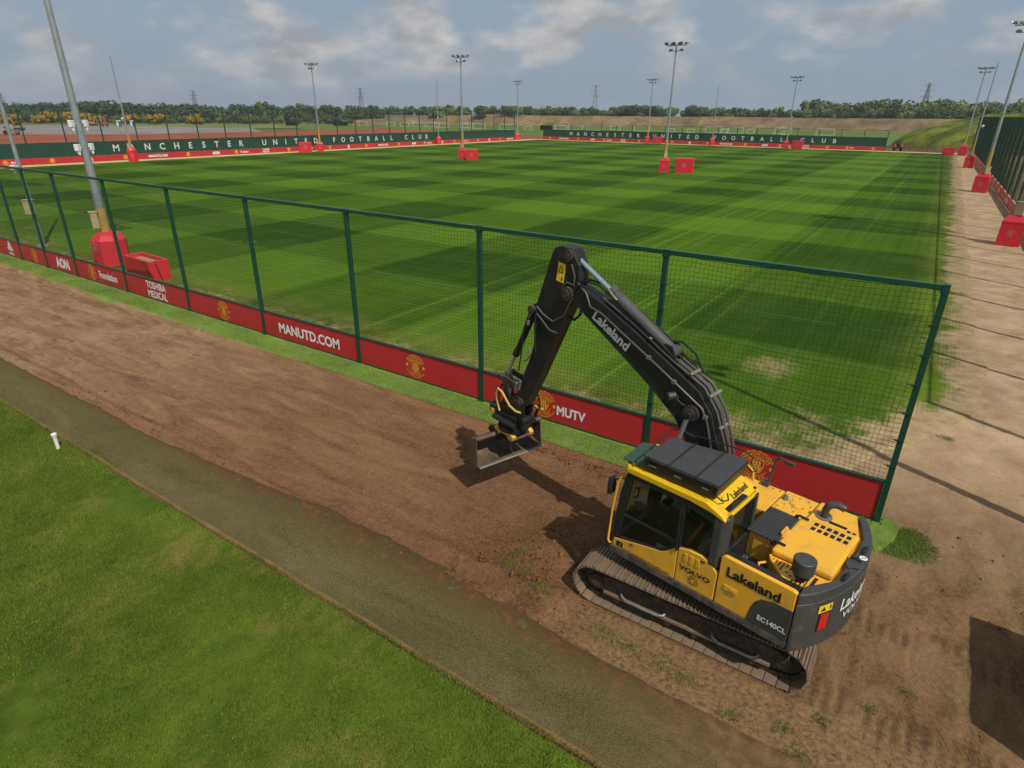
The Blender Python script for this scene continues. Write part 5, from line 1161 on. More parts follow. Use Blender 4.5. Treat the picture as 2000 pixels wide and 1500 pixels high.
def build_roof_rack():
    q = [(.74, 1.20), (-.46, 1.18), (-.42, .12), (.79, .36)]          # FL RL RR FR
    up = lambda z, k=1., c=(.17, .75): [((a-c[0])*k+c[0], (b-c[1])*k+c[1], z) for a, b in q]
    def lerp(a, b, t): return tuple(a[i]+(b[i]-a[i])*t for i in range(3))
    base = MB(); lo = up(2.725, .93); hi = up(2.935); base.add(lo+hi, [(0, 1, 2, 3), (7, 6, 5, 4)] + [(i, (i+1) % 4, 4+(i+1) % 4, 4+i) for i in range(4)])
    ro = ex(base, 'roof_guard', 'black_paint', bevel=.012)
    top = up(2.95, .985)
    for k, (t0, t1) in enumerate(((.006, .325), (.335, .695), (.705, .994))):
        p = MB(); a, b = lerp(top[0], top[1], t0), lerp(top[0], top[1], t1); c, d = lerp(top[3], top[2], t1), lerp(top[3], top[2], t0)
        lowr = [(x, y, 2.937) for x, y, z in (a, b, c, d)]
        p.add(lowr+[a, b, c, d], [(0, 1, 2, 3), (7, 6, 5, 4)] + [(i, (i+1) % 4, 4+(i+1) % 4, 4+i) for i in range(4)]); p.build('panel', 'rack', ro)
    bars = MB()
    for t in (.33, .70): bars.tube([lerp(up(2.962, 1.01)[0], up(2.962, 1.01)[1], t), lerp(up(2.962, 1.01)[3], up(2.962, 1.01)[2], t)], .012, 6)
    bars.build('cross_bar', 'black_paint', ro, smooth=.7)
    rail = MB(); r2 = up(2.985, 1.03); h3 = up(3.05, 1.03)
    rail.tube([r2[1], r2[0]], .012, 6); rail.tube([r2[0], lerp(r2[0], h3[3], .5), h3[3]], .012, 6)
    F3, B3 = h3[3], h3[2]
    rail.tube([lerp(r2[0], r2[3], .55), (F3[0]-.02, F3[1]+.02, 3.10), lerp(F3, B3, .12)[:2]+(3.12,), lerp(F3, B3, .3)[:2]+(3.06,), lerp(F3, B3, .34)[:2]+(3.09,), lerp(F3, B3, .9)[:2]+(3.06,), (B3[0]-.02, B3[1], 2.98)], .013, 6)
    for k in (0, 1): rail.tube([lerp(r2[0], r2[1], .08+.84*k), lerp(up(2.8)[0], up(2.8)[1], .08+.84*k)], .012, 6)
    rail.tube([(-.42, 1.15, 2.80), (-.52, 1.12, 2.74), (-.56, 1.02, 2.73), (-.50, .95, 2.78)], .012, 6); rail.tube([(-.44, .25, 2.9), (-.52, .22, 2.82), (-.53, .12, 2.80), (-.44, .10, 2.9)], .012, 6)
    rail.build('guard_rail', 'black_paint', ro, smooth=.7)
    ft = MB()
    for u in (.66, -.30):
        for v in (1.08, .38): ft.bb(u-.03, u+.03, v-.03, v+.03, 2.69, 2.80)
    ft.build('mounting_foot', 'black_paint', ro)
    lt = MB()
    for t in (.12, .48, .86):
        c = lerp(up(2.86, .97)[0], up(2.86, .97)[1], t); lt.bb(c[0]-.06, c[0]+.06, c[1]-.02, c[1]+.015, 2.84, 2.87)
    lt.build('catch', 'steel', ro, bevel=.004)
    vz = MB(); vz.prism([(.66, 1.16), (1.10, 1.22), (1.16, .56), (.76, .40)], 2.775, 2.787, UV); ex(vz, 'sun_visor', 'green_plate')
build_roof_rack()
# ---- boom, stick, tool
def cyl_ram(parent_name, a, b, t, rb, rr, v=0., mat='black_paint', rod='chrome'):
    a = Vector((a[0], v, a[1])); b = Vector((b[0], v, b[1])); mid = a.lerp(b, t)
    m_ = MB(); m_.cyl(a, mid, rb, n=20); m_.cyl(mid-(b-a).normalized()*.10, mid+(b-a).normalized()*.02, rb*1.18, n=20); m_.cyl(a+Vector((0, -rb*1.1, 0)), a+Vector((0, rb*1.1, 0)), rb*1.05, n=16)
    o = ex(m_, parent_name, mat, smooth=.6)
    r_ = MB(); r_.cyl(mid, b, rr, n=16); r_.build('rod', rod, o, smooth=.6)
    e = MB(); e.cyl(b+Vector((0, -rb*.95, 0)), b+Vector((0, rb*.95, 0)), rb*.85, n=16); e.build('rod_eye', 'black_paint', o, smooth=.6)
    return o
M['ram_barrel'] = paint('ram_barrel', (.10, .10, .095), .3, metal=.3, var=.2, sc=3, dirt=(.1, .08, .06), dirt_amt=.15)
def build_arm():
    W = .165
    boom = [(.02, 1.50), (.36, 1.50), (.50, 2.2), (.62, 2.88), (.84, 3.20), (1.36, 3.60), (2.96, 4.61), (3.13, 4.66), (3.24, 4.76), (3.20, 4.90), (3.02, 4.95), (2.45, 4.76), (1.80, 4.45), (1.0, 4.02), (.52, 3.76), (.28, 3.46), (.10, 3.0), (-.05, 2.2), (-.08, 1.7)]
    m_ = MB(); m_.prism(boom, -W, W, UW); bo = ex(m_, 'boom', 'black_paint', bevel=.014)
    fl = MB()   # bottom and top flange plates stand slightly proud
    low = [(.50, 2.2), (.62, 2.88), (.84, 3.20), (1.36, 3.60), (2.96, 4.61)]
    for p, q in zip(low[:-1], low[1:]): fl.beam((p[0]+.004, 0, p[1]-.006), (q[0]+.004, 0, q[1]-.006), 2*W+.03, .022, (0, 0, 1))
    fl.build('flange', 'black_paint', bo)
    ang = math.atan2(4.12-4.53, 1.91-2.6)
    side_text('Lakeland', 2.235, 4.335, .245, 'white_print', bo, v=W+.004, bold=.03, sx=1.0, ang=-math.atan2(.62, 1.0)+.045)
    # pin bosses and foot pins
    pb = MB()
    for u, w, r_ in ((3.19, 4.79, .12), (.58, 3.40, .13), (.14, 1.62, .14)): pb.cyl((u, -W-.07, w), (u, W+.07, w), r_, n=20); pb.cyl((u, -W-.10, w), (u, W+.10, w), r_*.6, n=16)
    pb.build('pin_boss', 'track_dark', bo, smooth=.6)
    # stick cylinder lugs on the back of the boom
    lg = MB()
    for v in (-.10, .10): lg.prism([(1.42, 4.20), (.72, 3.86), (.98, 4.12), (1.10, 4.34), (1.22, 4.36)], v-.02, v+.02, UW)
    lg.build('cylinder_lug', 'black_paint', bo, bevel=.008)
    # steel pipes over the back
    back = [(2.50, 4.80), (1.85, 4.49), (1.05, 4.06), (.50, 3.80), (.25, 3.48), (.06, 3.02), (-.06, 2.5), (-.10, 2.0)]
    for k, (v, o_) in enumerate(((-.145, .05), (-.09, .055), (-.03, .05), (.05, .055), (.115, .05))):
        pts = []
        for i, (u, w) in enumerate(back):
            nrm = Vector((-.45, .9)) if i < 3 else (Vector((-.72, .7)) if i < 5 else Vector((-1, .15)))
            nrm.normalize(); f = o_ + (.02 if k in (1, 3) else 0); pts.append((u+nrm.x*f, v, w+nrm.y*f))
        if k in (2,): pts = pts[2:]
        p = MB(); p.tube(pts, .0205, 8); p.build('hydraulic_pipe', 'pipe', bo, smooth=.7)
    # one pipe runs down the near face of the boom
    p = MB(); p.tube([(3.0, W-.02, 5.0), (2.78, W+.02, 4.86), (2.68, W+.025, 4.66), (2.45, W+.025, 4.60), (1.30, W+.025, 4.0), (.42, W+.025, 3.52), (.30, W+.025, 3.30), (.08, W+.025, 2.6), (.02, W+.02, 2.0)], .017, 8); p.build('hydraulic_pipe', 'pipe', bo, smooth=.7)
    cl = MB()
    for u, w in ((1.45, 4.08), (.95, 3.81), (.35, 3.40), (.16, 2.86)): cl.bb(u-.035, u+.035, W, W+.05, w-.03, w+.03)
    for u, w in ((1.5, 4.36), (.72, 3.98), (.36, 3.72), (.13, 3.26)): cl.beam((u-.03, -W-.01, w+.03), (u-.03, W+.01, w+.03), .05, .03, (-.6, 0, .8))
    cl.build('pipe_clamp', 'steel', bo, bevel=.004)
    wk = MB(); wk.cyl((.90, W+.02, 3.60), (.97, W+.12, 3.58), .055, .07, n=14); wk.bb(.84, .90, W, W+.06, 3.53, 3.60); wk.tube([(.86, W+.03, 3.54), (.76, W+.02, 3.48), (.70, W+.01, 3.48)], .01, 6); wk.build('work_light', 'grey_paint', bo, smooth=.6)
    # ---- stick
    stick = [(3.02, 5.30), (2.98, 5.05), (3.06, 4.74), (3.20, 4.46), (3.42, 3.95), (3.64, 3.46), (3.85, 2.98), (4.14, 2.38), (4.22, 2.20), (4.36, 2.18), (4.46, 2.30), (4.42, 2.56), (4.30, 2.82), (4.08, 3.36), (3.97, 3.80), (3.97, 4.18), (3.95, 4.46), (3.64, 5.36), (3.57, 5.52), (3.42, 5.58), (3.16, 5.55)]
    S = .14
    m_ = MB(); m_.prism(stick, -S, S, UW); so = ex(m_, 'stick', 'black_paint', bevel=.014)
    lb = MB(); lb.prism([(3.30, 4.97), (3.42, 4.97), (3.46, 5.30), (3.34, 5.32)], S+.002, S+.005, UW)
    lb.v = []; lb.f = []
    ca = [(3.33, 4.93), (3.50, 4.96), (3.46, 5.30), (3.29, 5.27)]; lb.prism(ca, S+.002, S+.005, UW); lbo = lb.build('warning_label', 'sticker', so)
    tr = MB()
    for p in ([(3.335, 5.10), (3.47, 5.12), (3.395, 5.25)], ): tr.add([(a, S+.0065, b) for a, b in p], [(0, 1, 2)])
    tr.add([(a, S+.0065, b) for a, b in ((3.36, 4.97), (3.39, 4.975), (3.38, 5.04), (3.355, 5.03))], [(0, 1, 2, 3)]); tr.build('pictogram', 'black_print', lbo, fixn=False)
    tr2 = MB(); tr2.add([(a, S+.008, b) for a, b in ((3.36, 5.12), (3.447, 5.13), (3.397, 5.22))], [(0, 1, 2)]); tr2.build('pictogram_face', 'sticker', lbo, fixn=False)
    kb = MB()
    for v in (-.07, .07): kb.prism([(3.94, 4.46), (4.12, 4.36), (4.14, 4.24), (3.96, 4.02)], v-.02, v+.02, UW)
    kb.build('cylinder_lug', 'black_paint', so)
    ps = MB()
    for u, w, r_ in ((3.24, 5.44, .105), (4.34, 2.29, .09), (3.19, 4.79, .12), (4.06, 4.30, .08)): ps.cyl((u, -S-.05, w), (u, S+.05, w), r_, n=18); ps.cyl((u, -S-.07, w), (u, S+.07, w), r_*.55, n=14)
    ps.build('pin_boss', 'track_dark', so, smooth=.6)
    hp = MB(); hp.tube([(3.10, S+.03, 4.72), (3.26, S+.035, 4.36), (3.52, S+.035, 4.20), (3.76, S+.035, 4.28), (3.92, S+.035, 4.40)], .016, 8); hp.tube([(3.42, S+.03, 4.0), (3.60, S+.035, 4.02), (3.80, S+.035, 4.18), (3.92, S+.035, 4.26)], .016, 8)
    hp.tube([(3.15, S+.02, 5.30), (3.06, S+.03, 5.10), (3.08, S+.03, 4.95), (3.22, S+.04, 4.98), (3.34, S+.03, 4.85)], .016, 8); hp.build('hydraulic_pipe', 'pipe', so, smooth=.7)
    hs = MB(); hs.tube([(3.92, S+.03, 4.36), (3.94, S+.05, 4.1), (3.93, S+.05, 3.7), (3.90, S+.05, 3.45), (4.0, S+.06, 3.2), (4.18, S+.06, 2.9), (4.24, S+.05, 2.7)], .018, 8)
    hs.tube([(4.06, S+.04, 4.32), (4.20, S+.08, 3.9), (4.25, S+.08, 3.4), (4.33, S+.07, 3.0)], .015, 8); hs.tube([(4.04, S+.03, 3.42), (4.08, S+.1, 3.3), (4.20, S+.05, 3.24)], .01, 6)
    hs.build('hose', 'rubber', so, smooth=.7)
    ft = MB()
    for a, b in (((4.10, 4.08), (4.11, 4.0)), ((4.06, 3.52), (4.04, 3.44)), ((4.28, 2.78), (4.33, 2.58)), ((4.38, 2.72), (4.42, 2.56))): ft.cyl((a[0], S+.06, a[1]), (b[0], S+.06, b[1]), .03, n=8)
    ft.build('hose_coupling', 'steel', so, smooth=.6)
    # hoses looping from boom to stick
    hb = MB()
    for v in (.05, -.05): hb.tube([(2.35, v, 4.86), (2.62, v*1.2, 5.02), (2.90, v*1.2, 5.04), (3.02, v, 4.98), (3.10, v, 4.86)], .019, 8)
    hb.tube([(2.98, .0, 4.66), (3.02, .02, 4.40), (3.14, .03, 4.28), (3.30, .02, 4.32)], .024, 8); hb.tube([(2.5, .12, 4.83), (2.75, .16, 4.95), (2.95, .17, 4.98), (3.05, .17, 4.85)], .016, 8); ex(hb, 'boom_hose', 'rubber', smooth=.7)
    rh = MB(); rh.tube([(1.30, -.05, 4.34), (1.05, -.10, 4.38), (.80, -.12, 4.24), (.60, -.12, 3.92)], .02, 8); rh.tube([(2.3, .10, 4.90), (2.0, .13, 4.74), (1.6, .13, 4.52), (1.2, .12, 4.28), (.9, .1, 4.06), (.55, .06, 3.86)], .018, 8); rh.tube([(2.36, -.10, 4.92), (1.9, -.13, 4.70), (1.3, -.12, 4.38), (.8, -.12, 4.04), (.5, -.08, 3.86)], .018, 8); ex(rh, 'ram_hose', 'rubber', smooth=.7)
    ram = cyl_ram('stick_cylinder', (1.14, 4.22), (3.24, 5.44), .60, .10, .045, mat='ram_barrel')
    ch = MB(); ch.tube([(2.42, .09, 5.02), (2.30, .13, 4.94), (2.2, .12, 4.86)], .02, 8); ch.bb(2.28, 2.44, -.11, .11, 4.84, 4.90); ch.build('ram_port', 'steel', ram, smooth=.6)
    for v in (.30, -.30): cyl_ram('boom_cylinder', (1.02, 1.30), (.58, 3.40), .52, .07, .038, v)
    cyl_ram('bucket_cylinder', (4.08, 4.30), (4.86, 2.70), .68, .062, .034)
    # ---- bucket linkage
    lk = MB()
    for v in (-.17, .17): lk.beam((4.86, v, 2.70), (4.34, v, 2.62), .05, .11, (0, 0, 1))
    lk.beam((4.86, 0, 2.70), (4.78, 0, 2.12), .20, .12, (1, 0, 0)); lk.cyl((4.86, -.22, 2.70), (4.86, .22, 2.70), .06, n=14); ex(lk, 'linkage', 'track_dark', bevel=.008)
build_arm()
def build_tool():
    cu, cw_ = 4.66, 1.62
    # upper coupler hanging from the stick pins
    h = MB(); 
    for v in (-.13, .13): h.prism([(4.22, 2.32), (4.42, 2.42), (4.82, 2.22), (4.92, 2.02), (4.86, 1.84), (4.42, 1.82), (4.24, 2.0)], v-.025, v+.025, UW)
    h.bb(4.42, 4.88, -.2, .2, 1.80, 1.90); h.cyl((4.80, -.2, 2.12), (4.80, .2, 2.12), .05, n=12); ho = ex(h, 'tilt_rotator', 'black_paint', bevel=.01)
    b = MB(); b.cyl((cu, 0, 1.60), (cu, 0, 1.80), .27, n=26); b.cyl((cu, 0, 1.54), (cu, 0, 1.61), .33, n=26); b.bb(cu-.40, cu+.42, -.13, .13, 1.64, 1.88); b.cyl((cu-.38, -.17, 1.86), (cu-.38, .17, 1.86), .07, n=12); b.cyl((cu+.40, -.17, 1.90), (cu+.40, .17, 1.90), .07, n=12)
    for v in (-.27, .27): b.cyl((cu-.3, v, 1.74), (cu+.32, v, 1.80), .06, n=12)
    b.build('rotator_body', 'black_paint', ho, smooth=.5)
    hk = MB(); hk.tube([(5.05, .05, 1.96), (5.16, .06, 2.0), (5.24, .06, 1.94), (5.22, .06, 1.84), (5.14, .06, 1.83)], .028, 8); hk.build('hook', 'black_paint', ho, smooth=.7)
    vb = MB(); vb.bb(4.96, 5.12, .08, .26, 1.86, 2.02); vb.bb(5.0, 5.1, -.2, -.02, 1.78, 1.96); vb.build('valve_block', 'rubber', ho, bevel=.01)
    vl = MB(); vl.bb(4.98, 5.07, .262, .27, 1.88, 1.95); vl.build('valve_label', 'sticker', ho)
    yh = MB(); yh.tube([(4.30, .16, 2.05), (4.42, .19, 2.06), (4.58, .21, 2.14), (4.78, .22, 2.38), (4.92, .2, 2.42), (4.98, .19, 2.30), (4.96, .19, 2.1), (4.88, .2, 1.92)], .024, 8); yh.tube([(3.95, -.10, 2.18), (4.05, -.14, 2.12), (4.2, -.16, 2.14)], .02, 8); yh.build('hose', 'hose_yellow', ho, smooth=.7)
    bh = MB(); bh.tube([(4.9, .1, 2.5), (4.97, .12, 2.3), (4.97, .12, 2.0)], .02, 8); bh.tube([(4.88, -.1, 2.45), (5.02, -.1, 2.2), (5.02, -.1, 1.95)], .02, 8); bh.tube([(4.0, .0, 2.55), (3.93, .0, 2.35), (3.97, -.02, 2.2)], .018, 8); bh.build('control_hose', 'rubber', ho, smooth=.7)
    # lower quick hitch: yellow claws on a turned axis
    al = R(-9)
    ca, sa = math.cos(al), math.sin(al)
    tf = lambda p, q, r_: (cu+.05+p*ca-q*sa, -.06+p*sa+q*ca, r_)
    y = MB()
    for q in (-.23, .23): y.prism([(-.30, 1.34), (-.34, 1.46), (-.22, 1.54), (.24, 1.54), (.34, 1.46), (.30, 1.36), (.18, 1.32), (.1, 1.42), (-.12, 1.42), (-.2, 1.33)], q-.05, q+.05, lambda a, b, t: tf(a, t, b))
    y.bb(-.2, .2, -.12, .12, 1.42, 1.53, tf); y.build('quick_hitch', 'yellow', ho, bevel=.01)
    pn = MB(); pn.cyl(tf(-.28, -.3, 1.38), tf(-.28, .3, 1.38), .04, n=12); pn.cyl(tf(.28, -.3, 1.38), tf(.28, .3, 1.38), .04, n=12); pn.build('hitch_pin', 'rust', ho, smooth=.6)
    # ---- grading bucket; p runs from lip towards the back, q along the cutting edge
    HWD = .86
    cu2, cv2 = 4.86, -.11; al2 = R(-9.3); c2, s2 = math.cos(al2), math.sin(al2)
    tb = lambda p, q, r_: (cu2+p*c2-q*s2, cv2+p*s2+q*c2, r_)
    prof = [(-.04, .735), (.16, .74), (.32, .78), (.44, .88), (.49, 1.0), (.46, 1.13), (.36, 1.24), (.22, 1.31), (.08, 1.335)]
    th = .018; inner = []
    for i, (p, w) in enumerate(prof):
        a = prof[max(i-1, 0)]; b = prof[min(i+1, len(prof)-1)]; d = Vector((b[0]-a[0], b[1]-a[1])).normalized(); inner.append((p-d.y*th*1., w+d.x*th))
    s = MB(); s.prism(prof+inner[::-1], -HWD, HWD, lambda a, b, t: tb(a, t, b)); bk = ex(s, 'bucket', 'rust', smooth=.5)
    sp = MB()
    for q in (-HWD, HWD): sp.prism([(-.03, .745), (.16, .735), (.33, .775), (.455, .875), (.505, 1.0), (.475, 1.135), (.37, 1.25), (.22, 1.325), (.06, 1.35), (.03, 1.25), (.02, 1.0)], q-.012, q+.012, lambda a, b, t: tb(a, t, b))
    sp.build('side_plate', 'rust', bk)
    ce = MB(); ce.prism([(-.13, .725), (.08, .728), (.08, .75), (-.10, .747)], -HWD-.015, HWD+.015, lambda a, b, t: tb(a, t, b)); ceo = ce.build('cutting_edge', 'lip', bk, bevel=.003)
    bt = MB()
    for q in np.linspace(-.75, .75, 7): bt.cyl(tb(-.03, q, .75), tb(-.03, q, .757), .016, n=8)
    bt.build('bolt', 'track_dark', ceo)
    tt = MB(); tt.cyl(tb(.06, -HWD-.01, 1.34), tb(.06, -.28, 1.34), .052, n=14); tt.cyl(tb(.06, .28, 1.34), tb(.06, HWD+.01, 1.34), .052, n=14); tt.build('torque_tube', 'rust', bk, smooth=.6)
    ad = MB()
    for q in (-.20, .20): ad.prism([(-.34, 1.30), (-.34, 1.42), (.36, 1.42), (.44, 1.28), (.36, 1.22), (.1, 1.24), (.0, 1.28)], q*1.35-.02, q*1.35+.02, lambda a, b, t: tb(a, t, b))
    ad.cyl(tb(-.30, -.30, 1.37), tb(-.30, .30, 1.37), .045, n=12); ad.bb(-.36, -.24, -.29, .29, 1.26, 1.31, tb); ad.bb(.30, .44, -.29, .29, 1.27, 1.33, tb); ad.build('adapter', 'black_paint', bk, bevel=.008)
    rb = MB(); rb.prism([(.05, 1.29), (.2, 1.29), (.34, 1.2), (.45, 1.0), (.42, .9), (.33, .98), (.2, 1.16)], -.015, .015, lambda a, b, t: tb(a, t, b)); rb.build('stiffener', 'rust', bk)
    wb = MB(); wb.tube([tb(.02, .02, 1.26), tb(-.02, .02, 1.02), tb(-.06, .0, .86), tb(-.10, -.03, .765)], .008, 6); wb.build('strap', 'steel', bk)
    pr = MB(); pr.cyl(tb(.05, -.62, 1.36), tb(.0, -.66, 1.50), .02, n=8); pr.cyl(tb(.0, -.66, 1.48), tb(-.07, -.72, 1.74), .036, n=10); pr.cyl(tb(-.07, -.72, 1.74), tb(-.075, -.725, 1.77), .05, n=12); pr.build('grease_cylinder', 'black_paint', bk, smooth=.6)
build_tool()

# ================================================================== far things
def goal(x, y, rz, w, h, label):
    root = empty('goal', (x, y, -.05), rz); tag(root, label, 'goal', 'white goals on the practice pitches')
    m_ = MB(); r_ = .06
    for s_ in (-1, 1): m_.cyl((s_*w/2, 0, 0), (s_*w/2, 0, h), r_, n=8)
    m_.cyl((-w/2-r_, 0, h), (w/2+r_, 0, h), r_, n=8); m_.build('frame', 'goal', root, smooth=.7)
    b = MB()
    for s_ in (-1, 1): b.cyl((s_*w/2, 0, h), (s_*w/2, 1.3, h-.15), .05, n=6); b.cyl((s_*w/2, 1.3, h-.15), (s_*w/2, 2.0, 0), .05, n=6); b.cyl((s_*w/2, 0, .05), (s_*w/2, 2.0, .05), .05, n=6)
    b.cyl((-w/2, 2.0, .05), (w/2, 2.0, .05), .05, n=6); b.build('back_stay', 'goal', root, smooth=.7)
GOALS = [(-298, 267, 6, 2.4), (-278.7, 271, 4.9, 2.1), (-264.7, 268, 4.9, 2.1), (-256, 270, 7.3, 2.44), (-246.8, 271.7, 7.3, 2.44), (-235.8, 266.2, 7.3, 2.44), (-228.8, 276.6, 4.9, 2.1), (-220, 268, 7.3, 2.44), (-208, 262, 7.3, 2.44), (-188, 259.8, 7.3, 2.44),
         (-177, 262, 3.7, 1.5), (-181, 290, 7.3, 2.44), (-170.6, 283, 6.4, 2.1), (-163, 285, 7.3, 2.44), (-152, 284, 7.3, 2.44), (-147, 297.8, 4.9, 2.1), (-129, 290, 7.3, 2.44), (-112.6, 285, 3.7, 1.5), (-103, 285, 3.0, 1.5), (-96, 296, 7.3, 2.44), (-92, 300, 3.7, 1.5), (-85, 293, 7.3, 2.44), (-79, 296, 3.0, 1.6), (-66, 300, 7.3, 2.44), (-62, 285, 2.6, 1.5), (-48, 296, 7.3, 2.44)]
ORD = ['first', 'second', 'third', 'fourth', 'fifth', 'sixth', 'seventh', 'eighth', 'ninth', 'tenth', 'eleventh', 'twelfth', 'thirteenth', 'fourteenth', 'fifteenth', 'sixteenth', 'seventeenth', 'eighteenth', 'nineteenth', 'twentieth', 'twenty-first', 'twenty-second', 'twenty-third', 'twenty-fourth', 'twenty-fifth', 'twenty-sixth']
def from_left(p): return math.atan2(p[0]+.45, p[1]+12.9)
for i, (x, y, w, h) in enumerate(sorted(GOALS, key=from_left)):
    goal(x, y, R(25+rng.uniform(-14, 14)), w, h, f'white {"small" if w < 5.5 else "full-size"} football goal, {ORD[i]} from the left beyond the fences')
# ---- lattice pylons
def pylon(x, y, H, label):
    root = empty('pylon', (x, y, 0), R(25)); tag(root, label, 'pylon', 'pylons on the horizon')
    m_ = MB(); b0, b1 = 4.2, .8
    lv = [0, .22, .42, .6, .74, .86, 1.0]
    wd = lambda t: b0*(1-t)**1.3+b1*.7
    cor = lambda t: [Vector((sx*wd(t), sy*wd(t), H*t)) for sx, sy in ((-1, -1), (1, -1), (1, 1), (-1, 1))]
    for a, b in zip(lv[:-1], lv[1:]):
        A, B = cor(a), cor(b)
        for k in range(4):
            m_.beam(A[k], B[k], .42, .42); m_.beam(A[k], B[(k+1) % 4], .26, .26); m_.beam(A[(k+1) % 4], B[k], .26, .26); m_.beam(B[k], B[(k+1) % 4], .22, .22)
    m_.build('tower', 'pylon', root)
    c = MB()
    for t, L_ in ((.68, 6.0), (.82, 7.6), (.95, 5.2)):
        for s_ in (-1, 1): c.beam((0, 0, H*t), (s_*L_, 0, H*t), .34, .34); c.beam((0, 0, H*t+2.2), (s_*L_, 0, H*t), .24, .24)
    c.build('cross_arm', 'pylon', root)
for x, y, H, lb in ((-947, 310, 24, 'faint pylon at the far left edge of the skyline'), (-860, 498, 31, 'pylon behind the dark trees left of the first floodlight'), (-692, 639, 37, 'pylon just right of the left fence floodlight'), (-410, 788, 42, 'tall pylon right of the frame centre above the earth bund'), (-37, 786, 38, 'pylon over the wood towards the right side fence')): pylon(x, y, H, lb)
# ---- trees
def leaf_mat(name, a, b):
    t = NT(name); n = t.noise(.55, 4, .6); n2 = t.noise(3.1, 3, .6)
    oi = t.nt.nodes.new('ShaderNodeObjectInfo')
    c = t.mix(t.rng(t.math('ADD', t.math('MULTIPLY', n, .6), t.math('MULTIPLY', n2, .4)), .35, .65), a, b)
    return t.fin(c, .8, spec=.15)
LEAF = [leaf_mat('leaf_dark', lin(46, 60, 36), lin(78, 92, 54)), leaf_mat('leaf_mid', lin(58, 74, 38), lin(98, 112, 60)), leaf_mat('leaf_light', lin(76, 94, 46), lin(122, 136, 72))]
GORSE = leaf_mat('gorse_bloom', lin(84, 80, 22), lin(176, 134, 22))
def crown(n, rx, ry, rz, size, lobes, seed, low=-.7):
    """leaf clumps spread through an uneven crown made of several overlapping lobes, base of crown near z=0"""
    g = np.random.default_rng(seed); C_ = []
    cen = [(g.normal(0, .42)*rx, g.normal(0, .42)*ry, g.uniform(-.35, .45)*rz, g.uniform(.42, .68)) for _ in range(lobes)]
    pts = []
    for k in range(n):
        c = cen[k % lobes]; d = g.normal(0, 1, 3); d /= np.linalg.norm(d); r_ = g.uniform(.55, 1.0)**.5*c[3]
        pts.append((c[0]+d[0]*r_*rx, c[1]+d[1]*r_*ry, c[2]+d[2]*r_*rz, d))
    v = []; f = []
    for x, y, z, d in pts:
        e = g.normal(0, 1, 3); e -= d*.6*(e@d); e /= np.linalg.norm(e); h = np.cross(d, e); h /= (np.linalg.norm(h)+1e-6); s = size*g.uniform(.55, 1.3); o = len(v)
        for a, b in ((-1, -.55), (1, -.7), (.8, .7), (-.7, .9)):
            v.append((x+(e[0]*a+h[0]*b)*s, y+(e[1]*a+h[1]*b)*s, z+(e[2]*a+h[2]*b)*s+rz*.85))
        f.append((o, o+1, o+2, o+3))
    return np.array(v), np.array(f)
CROWNS = [crown(360, 4.8, 4.6, 5.0, .62, 9, 11), crown(380, 6.2, 5.4, 4.6, .66, 10, 12), crown(300, 3.8, 3.6, 5.4, .58, 7, 13), crown(320, 5.2, 4.6, 3.4, .6, 9, 14)]
def woodland(name, label, line, depth, count, h_rng, mats, z0=0., seed=1):
    g = np.random.default_rng(seed); P = np.array(line, float); seg = np.linalg.norm(np.diff(P, axis=0), axis=1); cum = np.concatenate([[0], np.cumsum(seg)])
    vs_ = []; fs = []; mi = []; o = 0
    for k in range(count):
        s = g.uniform(0, cum[-1]); i = min(np.searchsorted(cum, s)-1, len(seg)-1); i = max(i, 0); t = (s-cum[i])/seg[i]
        p = P[i]*(1-t)+P[i+1]*t; d = (P[i+1]-P[i])/seg[i]; nrm = np.array([-d[1], d[0]]); p = p + nrm*g.uniform(0, depth)
        v, f = CROWNS[g.integers(0, 4)]; h = g.uniform(*h_rng); sc = h/9.5; a = g.uniform(0, 6.28); ca, sa = np.cos(a), np.sin(a)
        q = v*np.array([sc, sc, sc*1.0]); zz = z0(p) if callable(z0) else z0
        w = np.stack([q[:, 0]*ca-q[:, 1]*sa+p[0], q[:, 0]*sa+q[:, 1]*ca+p[1], q[:, 2]+zz+h*.02], 1)
        vs_.append(w); fs.append(f+o); o += len(w); mi.append(np.full(len(f), g.integers(0, len(mats))))
    ob = raw_mesh(name, np.concatenate(vs_), np.concatenate(fs), mats); ob.data.polygons.foreach_set('material_index', np.concatenate(mi).astype(np.int32))
    tag(ob, label, 'woodland', kind='stuff'); return ob
left_line = [(-700, 60), (-590, 150), (-500, 205), (-440, 235), (-395, 268), (-345, 330)]
woodland('woodland', 'dark belt of wood behind the works on the left', left_line, 50, 640, (6.5, 13), [LEAF[0], LEAF[0], LEAF[1]], 0, 3)
woodland('woodland', 'belt of wood behind the earth bund', [(-360, 330), (-300, 372), (-232, 398), (-165, 432), (-96, 430), (-30, 416), (30, 392), (110, 368)], 36, 620, (3.6, 7.8), [LEAF[1], LEAF[1], LEAF[2], LEAF[0]], 5.2, 4)
woodland('woodland', 'rising wood on the right behind the bund', [(-85, 448), (-30, 440), (40, 420), (130, 400), (220, 400)], 40, 360, (6.5, 12.5), [LEAF[1], LEAF[2], LEAF[2], LEAF[1]], 5.4, 5)
woodland('scrub', 'low scrub in front of the wood on the left', [(-560, 125), (-475, 150), (-420, 185), (-370, 225), (-325, 290)], 22, 190, (3, 6), [LEAF[1], LEAF[0], LEAF[2]], 0, 6)
woodland('heap_scrub', 'brambles on the spoil heap', [(0, 190), (12, 182), (30, 185), (45, 195)], 18, 22, (1.0, 2.2), [LEAF[2], LEAF[1]], 6.0, 8)
